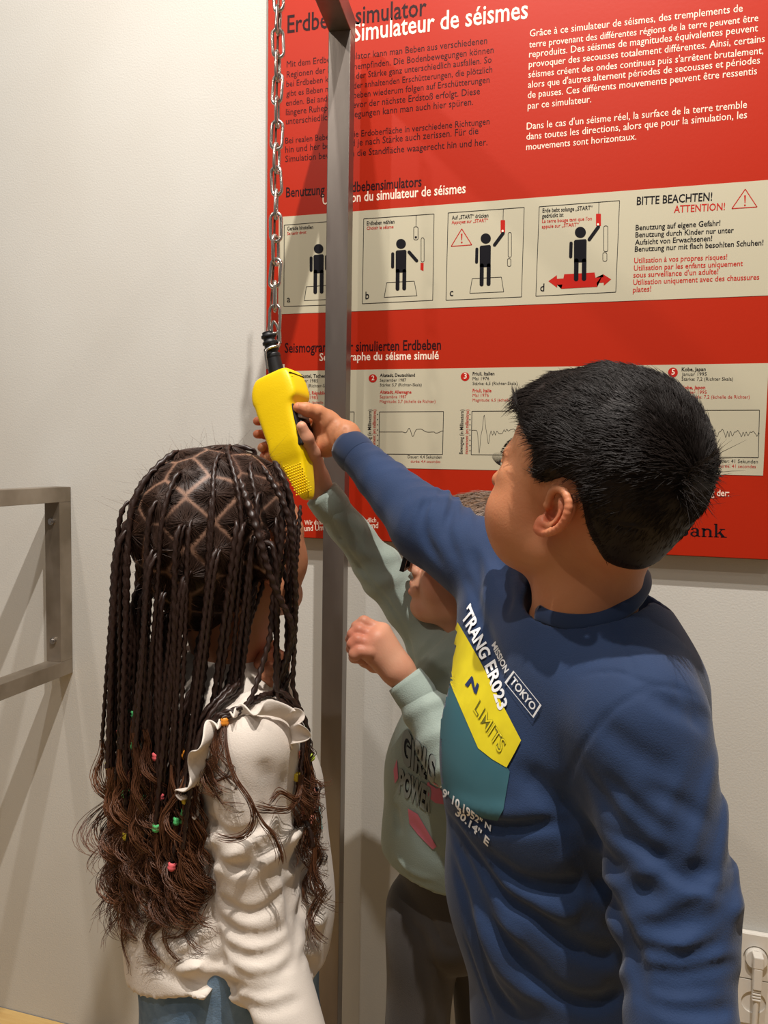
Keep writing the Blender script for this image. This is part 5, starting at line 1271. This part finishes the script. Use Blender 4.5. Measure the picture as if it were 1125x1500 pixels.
# loose wavy ends below each braid
tails = []; tie_list = []
for bi, (q, r0, auto) in enumerate(braids):
    e = q[-1]; d0 = q[-1] - q[-6]; d0 /= np.linalg.norm(d0); ns = 24 if auto else 20
    if auto:
        L_ = .07 + .10 * RNG.random(); L_ = min(L_ + .03, max(.05, e[2] - (CAM_H - (1395 - 672) / FPX * (e - CAMPOS).dot(FWD))) * (.85 + .2 * RNG.random()))
        ax_d = np.array([0, 0, -1.]) - RIGHT * (-.10 + .12 * RNG.random())
    else:
        L_ = .09; ax_d = np.array([0, 0, -1.]) - RIGHT * .05 + RIGHT * (.15 if bi % 2 else -.1)
    ax_d /= np.linalg.norm(ax_d); e1 = np.cross(ax_d, FWD); e1 /= np.linalg.norm(e1); e2 = np.cross(ax_d, e1)
    wl = .045 + .03 * RNG.random(); p1 = RNG.random() * 6.28; am = .006 + .007 * RNG.random(); n_t = 24; tt = np.linspace(0, 1, n_t)
    for lock in range(3):
        p2 = p1 + RNG.normal() * .9; l0 = L_ * (.75 + .4 * RNG.random()); am2 = am * (.7 + .6 * RNG.random()); curl = RNG.random() * 6.28; ofs = RNG.normal(size=2) * .006
        for s_i in range(ns // 3):
            o = RNG.normal(size=2) * .0011; l_ = l0 * (.92 + .12 * RNG.random()); jit = RNG.normal() * .25
            grow = np.minimum(tt * 2.2, 1) * (.5 + .8 * tt); phs = 2 * np.pi * l_ * tt / wl + p2 + jit * tt
            a1 = am2 * grow * np.sin(phs) + o[0] * (1 + 2.0 * tt) + ofs[0] * tt; a2 = am2 * .9 * grow * np.cos(phs) + o[1] * (1 + 2.0 * tt) + ofs[1] * tt
            pth = e + ax_d * (l_ * tt)[:, None] + e1 * a1[:, None] + e2 * a2[:, None]
            hk = np.clip(tt - .75, 0, 1)[:, None] / .25; pth = pth + (e1 * math.cos(curl) + e2 * math.sin(curl)) * hk ** 2 * .010 - ax_d * hk ** 3 * .008
            tails.append(pth)
    tie_list.append((q[-1], d0, r0))
T_ = np.array(tails); fl_ = T_.reshape(-1, 3); dc = coll(fl_); gc = colg(fl_); fl_ = fl_ + gc * np.clip(.003 - dc, 0, .03)[:, None] * (dc < .04)[:, None]; T_ = fl_.reshape(T_.shape)
V, F = tubes(T_, np.concatenate([[.0004], np.full(17, .00045), np.linspace(.00045, .00015, 6)]), 3)
mesh_obj('loose_hair', V, F, m_hairG2, girl)
# long wavy wisps over the front of the shoulder
wis = [[(330, 1062, .832), (332, 1100, .815), (345, 1140, .805), (365, 1170, .80), (372, 1200, .80), (360, 1222, .80), (335, 1228, .80), (312, 1222, .80)],
       [(372, 1180, .80), (385, 1205, .80), (402, 1225, .80), (412, 1250, .80), (413, 1262, .80)], [(440, 1135, .855), (438, 1165, .85), (425, 1185, .83), (398, 1186, .81), (375, 1182, .80)],
       [(276, 1112, .85), (268, 1150, .84), (250, 1175, .84), (237, 1200, .84), (240, 1240, .84)], [(442, 1140, .86), (436, 1170, .845), (410, 1160, .825), (395, 1175, .81)]]
S = []
for w_ in wis:
    base = catmull([P(*q_) for q_ in w_], 40)
    for j in range(14):
        o = RNG.normal(size=3) * .0008; S.append(base + o * (1 + 2.2 * np.linspace(0, 1, 40)[:, None]) + np.sin(np.linspace(0, 5 + j * .3, 40) + j)[:, None] * RNG.normal(size=3) * .0009)
S = np.array(S); fl_ = S.reshape(-1, 3); dc = coll(fl_); gc = colg(fl_); fl_ = fl_ + gc * np.clip(.002 - dc, 0, .04)[:, None] * (dc < .045)[:, None]
V, F = tubes(fl_.reshape(S.shape), np.concatenate([np.full(34, .00042), np.linspace(.0004, .0001, 6)]), 3); mesh_obj('loose_hair', V, F, m_hairG2, girl)
# flyaways around the crown
S = []
idx = RNG.integers(0, len(cp_), 260)
for i in idx:
    p, nn = cp_[i], cn_[i]; L_ = .010 + .016 * RNG.random(); d_ = nn * .7 + RNG.normal(size=3) * .5; b_ = RNG.normal(size=3) * .5
    S.append([p + nn * .003 + d_ * L_ * t + b_ * L_ * t * t * .6 for t in np.linspace(0, 1, 5)])
V, F = tubes(S, np.linspace(.00016, .00006, 5), 3); mesh_obj('flyaway_hair', V, F, m_hairG2, girl)
# small elastics tied on the braids
kc = list(TIES.values()); cols = ['green', 'pink', 'green', 'yellow', 'green', 'lime', 'green', 'pink', 'green', 'white', 'green', 'pink', 'yellow', 'lime']
ap = catmull([(0, 0, 0), (0, 0, 1)], 2)
cnt = 0
def tie(p, d, r, m):
    tpos = [p + d * t for t in (-.0045, -.003, -.001, .001, .003, .0045)]
    V, F = tubes([np.array(tpos)], np.array([.8, 1.25, 1.05, 1.3, 1.1, .8]) * r * 1.05, 10); mesh_obj('hair_tie', V, F, m, girl)
for i, (p, d, r) in enumerate(tie_list[:-7]):
    if i % 3 == 0: tie(p, d, r, TIES[cols[(i // 3) % len(cols)]])
tie(P(329, 1057, .833), DOWN, .0036, TIES['orange']); tie(P(435, 1138, .86), DOWN, .0034, TIES['yellow']); tie(P(272, 1106, .86), -RIGHT * .4 + DOWN, .0034, TIES['orange']); tie(P(268, 1200, .85), DOWN, .004, TIES['green'])
# ================================================================== the third child, partly hidden
kid = empty('person', [float(P(665, 1300, 1.22)[0]), float(P(665, 1300, 1.22)[1]), 0], 'child in mint green sweatshirt between the other two, face partly hidden by the navy sleeve', 'person'); register(kid)
th, ph = math.radians(12), math.radians(16)
HK = Frame(P(704, 832, 1.20), cvec(-math.cos(th) * math.cos(ph), -math.sin(ph), math.sin(th) * math.cos(ph)), cvec(-.25, -1, 0.0), .98)
kn = P(712, 958, 1.23); k_shR = P(652, 945, 1.275); k_shL = P(735, 985, 1.14)
kh = Vol(); head_ops(kh, HK, cheeks=1.05); kh.cone(HK.w(.02, 0, -.07), HK.w(-.02, 0, -.10), .03, .045, .03); kh.cone(HK.w(-.02, 0, -.05), kn, .048, .050, .03)
kh.cone(kn + DOWN * .02, (k_shR + kn) / 2 + DOWN * .02, .045, .035, .03); kh.cone(kn + DOWN * .02, (k_shL + kn) / 2 + DOWN * .02, .045, .035, .03)
ear_ops(kh, HK, 1); ear_ops(kh, HK, -1); kh.build(.0024)
kaR = [k_shR, P(560, 838, 1.275), P(470, 722, 1.235)]; krR = [.054, .036, .0275]
kaL = [k_shL, P(672, 1105, 1.06), P(592, 994, 1.085)]; krL = [.055, .044, .0265]
khip = P(668, 1290, 1.22)
kb = Vol(); kb.chain(kaR, [.033, .026, .019]); kb.chain(kaL, [.033, .028, .019]); kb.cone(P(690, 1010, 1.22), khip, .07, .075, .03)
kk1 = np.array([khip[0] - .055, khip[1] - .035, .38]); kk2 = np.array([khip[0] + .05, khip[1] + .05, .38])
kb.chain([khip + [-.035, -.02, -.04], kk1, [kk1[0], kk1[1], .09]], [.05, .036, .028]); kb.chain([khip + [.03, .03, -.04], kk2, [kk2[0], kk2[1], .09]], [.05, .036, .028]); kb.build(.008)
def kid_hand_r():
    v = Vol(); W = P(463, 704, 1.235); v.cone(kaR[2] + (kaR[1] - kaR[2]) * .1, W, .020, .0195, .01)
    v.cone(W, P(459, 676, 1.235), .0195, .0165, .012); v.cone(W, P(446, 690, 1.25), .017, .016, .012); v.cone(P(446, 690, 1.25), P(447, 668, 1.25), .016, .016, .01)
    finger(v, [P(464, 694, 1.222), P(457, 664, 1.182), P(449, 642, 1.160), P(442, 625, 1.152)], .0140, .0080, .006)
    for i, (y0, yt, xt) in enumerate(((664, 655, 383), (676, 668, 386), (688, 680, 394), (698, 692, 402))):
        finger(v, [P(448, y0, 1.25), P(432, y0 - 2, 1.268), P(408, y0 - 6, 1.268), P(392 + 3 * i, yt, 1.250), P(xt, yt + 1, 1.232)], .0085, .0066, .004)
    v.build(.0015); return v.surface()
def kid_hand_l():
    v = Vol(); W = P(584, 982, 1.082); v.cone(kaL[2] + (kaL[1] - kaL[2]) * .1, W, .020, .020, .01)
    v.cone(W, P(553, 937, 1.080), .0195, .017, .012); v.cone(P(572, 978, 1.082), P(541, 952, 1.078), .017, .016, .012); v.cone(W, P(560, 925, 1.092), .018, .013, .012)
    for (x0, y0, x1, y1, x2, y2, dd) in ((556, 922, 533, 911, 519, 925, 1.092), (549, 932, 526, 923, 514, 936, 1.083), (544, 943, 524, 938, 515, 950, 1.074), (542, 955, 526, 954, 519, 963, 1.068)):
        finger(v, [P(x0, y0, dd), P(x1, y1, dd), P((x1 + x2) / 2 - 3, (y1 + y2) / 2, dd), P(x2, y2, dd + .012), P(x2 + 9, y2 + 3, dd + .020)], .0092, .0068, .0035)
    finger(v, [P(568, 978, 1.085), P(548, 975, 1.095), P(534, 968, 1.100), P(526, 962, 1.10)], .010, .007, .006)
    v.build(.0015); return v.surface()
V, F = merge(kh.surface(), kb.surface(), kid_hand_r(), kid_hand_l())
mesh_obj('body', V, F, m_skinC, kid, tint=gauss_tint(V, [(P(441, 626, 1.18), .010, .5), (P(384, 660, 1.23), .012, .7), (P(525, 935, 1.08), .03, .6), (HK.w(.098, .0, -.062), .013, .8), (HK.w(.06, .04, -.03), .02, .4), (HK.w(.105, 0, -.035), .01, .4)]))
for sd in (1, -1):
    v = Vol(); v.ball(HK.w(.0735, sd * .0305, .0), .0125); v.build(.0015); eo = mesh_obj('eye', *v.surface(), m_eyew, kid)
    v = Vol(); v.ball(HK.w(.0815, sd * .0307, .001), .0062); v.build(.001); mesh_obj('iris', *v.surface(), m_eyed, eo)
# glasses
gl_ = mat('black_frame', '#0c0c0e', .35); V = []; gbm = bmesh.new()
def hbox(f0, f1, l0, l1, u0, u1, bm):
    cs = [bm.verts.new(Vector([float(q) for q in HK.w(f, l, u)])) for f in (f0, f1) for l in (l0, l1) for u in (u0, u1)]
    for f in ((0, 1, 3, 2), (4, 6, 7, 5), (0, 4, 5, 1), (2, 3, 7, 6), (0, 2, 6, 4), (1, 5, 7, 3)): bm.faces.new([cs[i] for i in f])
for sd in (1, -1):
    a, b = sorted((sd * .012, sd * .060))
    hbox(.110, .115, a, b, .012, .017, gbm); hbox(.108, .113, a, b, -.032, -.028, gbm)
    a2, b2 = sorted((sd * .056, sd * .061)); hbox(.108, .115, a2, b2, -.032, .017, gbm); a3, b3 = sorted((sd * .012, sd * .016)); hbox(.108, .114, a3, b3, -.032, .017, gbm)
    a4, b4 = sorted((sd * .058, sd * .074)); hbox(-.005, .112, *sorted((sd * .0735, sd * .0765)), .002, .010, gbm); hbox(.104, .112, *sorted((sd * .058, sd * .0765)), .002, .012, gbm)
hbox(.109, .114, -.013, .013, .004, .008, gbm)
bmesh.ops.recalc_face_normals(gbm, faces=gbm.faces)
gro = empty('glasses', HK.w(.1, 0, 0), 'black framed glasses on the face of the child in mint green', 'glasses'); register(gro)
bm_obj('rims', gbm, gl_, gro, bevel=.0008)
for sd in (1, -1):
    lb = bmesh.new(); hbox(.1115, .1125, *sorted((sd * .015, sd * .057)), -.029, .013, lb); bmesh.ops.recalc_face_normals(lb, faces=lb.faces); bm_obj('lens', lb, mat('dark_lens', '#0a0a0c', .15), gro)
# hair
kc_ = Vol(); A = HK.A(); s_ = HK.sc
for (f, l, u, a_, b_, c_) in ((-.014, 0, .030, .102, .082, .092), (.028, 0, .046, .066, .065, .054), (-.045, 0, -.02, .062, .070, .066)): kc_.ell(HK.w(f, l, u), (a_ * s_, b_ * s_, c_ * s_), A, .02)
def kclip(X, Y, Z, d):
    q = [X - HK.C[0], Y - HK.C[1], Z - HK.C[2]]; f = sum(q[i] * HK.F[i] for i in range(3)) / s_; u = sum(q[i] * HK.U[i] for i in range(3)) / s_
    return np.maximum(d + .001 * noise3(X, Y, Z, 120, 8), (np.interp(f, [-.12, -.04, -.005, .02, .07, .12], [-.11, -.09, -.02, .01, .05, .085]) - u) * .8 * s_)
kc_.fn(kclip, (-9,) * 3, (9,) * 3); kc_.build(.003, margin=.006); cvk, cfk = kc_.surface()
n = 4200; p, nn = area_sample(cvk, cfk, n, lambda c: (kh.sample(c) > -.004) + .001); q = HK.loc(p)
wh = HK.w(-.06, 0, .10); t_ = p - wh; t_ -= (t_ * nn).sum(1, keepdims=True) * nn; t_ /= np.linalg.norm(t_, axis=1, keepdims=True) + 1e-9
fl2 = t_ + RNG.normal(size=(n, 3)) * .3 - HK.U * .2; fl2 -= (fl2 * nn).sum(1, keepdims=True) * nn * .9; fl2 /= np.linalg.norm(fl2, axis=1, keepdims=True)
ln = .022 + .02 * RNG.random(n); ts = np.linspace(0, 1, 4)
S = np.stack([p - nn * .002 + fl2 * (ln[:, None] * t) + nn * (ln[:, None] * (.10 + .22 * RNG.random((n, 1))) * t * (1.3 - t)) for t in ts], 1)
V1, F1 = tubes(S, np.array([.0004, .0005, .0004, .0001]), 3); V, F = merge((cvk, cfk), (V1, F1)); mesh_obj('hair', V, F, m_hairC, kid)
# sweatshirt
ks = Vol()
ks.cone(k_shR, k_shL, .055, .058, .03); ks.cone(P(695, 1000, 1.22), P(672, 1130, 1.22), .092, .104, .05); ks.cone(P(672, 1130, 1.22), P(663, 1232, 1.22), .104, .106, .05); ks.cone(P(663, 1232, 1.22), P(672, 1290, 1.22), .106, .094, .03)
ks.cone(P(710, 945, 1.225), P(706, 975, 1.22), .058, .066, .03)
ed = (kaR[2] - kaR[1]) / np.linalg.norm(kaR[2] - kaR[1]); ed2 = (kaL[2] - kaL[1]) / np.linalg.norm(kaL[2] - kaL[1])
ks.chain([kaR[0], kaR[1], kaR[2] - ed * .030], [krR[0], krR[1], .0285], .02); ks.chain([kaL[0], kaL[1], kaL[2] - ed2 * .028], [krL[0], krL[1], .028], .02); lump(ks, .0018, 26, 24)
wrinkle(ks, kaR[0] - (kaR[0] - kaR[1]) * .1, kaR[1], .06, .0035, .040, -.8, 71); wrinkle(ks, kaR[1], kaR[2] + (kaR[1] - kaR[2]) * .25, .05, .003, .044, .6, 72); wrinkle(ks, kaL[1], kaL[2] + (kaL[1] - kaL[2]) * .4, .05, .0045, .038, .4, 73)
G = ks.pxfold
G([(478, 740), (500, 790), (535, 840), (575, 890), (600, 935)], .0032, .0030); G([(600, 985), (620, 955), (650, 925), (668, 912)], .009, .010); G([(612, 1000), (640, 965), (668, 950)], .009, -.007); G([(625, 1010), (650, 990), (668, 985)], .008, .007)
G([(596, 930), (605, 970), (603, 1000)], .006, .006); G([(578, 1250), (600, 1275), (640, 1290)], .004, -.003); G([(600, 1200), (625, 1240), (650, 1262)], .010, .005); G([(580, 1180), (585, 1220)], .008, .004)
khz = P(660, 1300, 1.14)[2]
ks.fn(lambda X, Y, Z, d: np.maximum(d, khz + .05 * (X - khip[0] > 0) * 0 - Z + .18 * np.clip(-(X - khip[0]), 0, .2) * 1.0), (-9, -9, khz - .3), (9, 9, khz + .08))
ks.build(.0034, margin=.014); Vs, Fs = ks.surface(); swt = mesh_obj('sweatshirt', Vs, Fs, m_mint, kid)
for (e_, d_, r_) in ((kaR[2], ed, .0285), (kaL[2], ed2, .0270)):
    V, F = tubes([np.array([e_ - d_ * t for t in (.040, .032, .020, .008, .001, -.0015, .001, .010, .03)])], np.array([r_, r_ + .0018, r_ + .0018, r_ + .001, r_, r_ - .002, r_ - .0045, r_ - .0055, r_ - .006]), 40); mesh_obj('cuff', V, F, m_mint, swt)
bv_k = bvh_of(swt)
dtext('GIRLS', [(588, 1118), (636, 1150), (640, 1110), (590, 1062)], m_ink, .0008, .10, par=swt, bv=bv_k); dtext('GIRLS', [(588, 1118), (636, 1150), (640, 1110), (590, 1062)], m_pGrey, .0012, .045, par=swt, bv=bv_k)
dtext('POWER', [(584, 1162), (630, 1192), (636, 1156), (586, 1124)], m_ink, .0008, .10, par=swt, bv=bv_k); dtext('POWER', [(584, 1162), (630, 1192), (636, 1156), (586, 1124)], m_pGrey, .0012, .045, par=swt, bv=bv_k)
for pl, mm in (([(626, 1140), (640, 1148), (648, 1160), (650, 1178), (638, 1176), (626, 1166)], m_pPink), ([(598, 1184), (612, 1192), (625, 1215), (640, 1240), (634, 1244), (612, 1222), (600, 1206)], m_pPink), ([(577, 1128), (582, 1112), (584, 1140), (579, 1148)], m_pPink)):
    decal('print', pl, [tuple(range(len(pl)))], mm, swt, bv_k, .0009, 6)
# trousers
kt = Vol(); kt.cone(khip + [0, 0, .03], khip - [0, 0, .05], .088, .088, .03); kt.chain([khip + [-.045, -.02, -.04], kk1, [kk1[0], kk1[1], .07]], [.062, .044, .038], .008); kt.chain([khip + [.04, .03, -.04], kk2, [kk2[0], kk2[1], .07]], [.062, .044, .038], .008)
lump(kt, .0018, 30, 9); kt.pxfold([(590, 1330), (610, 1360), (632, 1390)], .006, .004); kt.pxfold([(620, 1370), (636, 1430), (650, 1500)], .008, .008); kt.pxfold([(630, 1340), (650, 1385), (668, 1388)], .006, .004); kt.build(.005); mesh_obj('trousers', *kt.surface(), m_dark, kid)
shoe(kid, kk1, cvec(-.8, 0, .2)); shoe(kid, kk2, cvec(-.8, 0, .3))
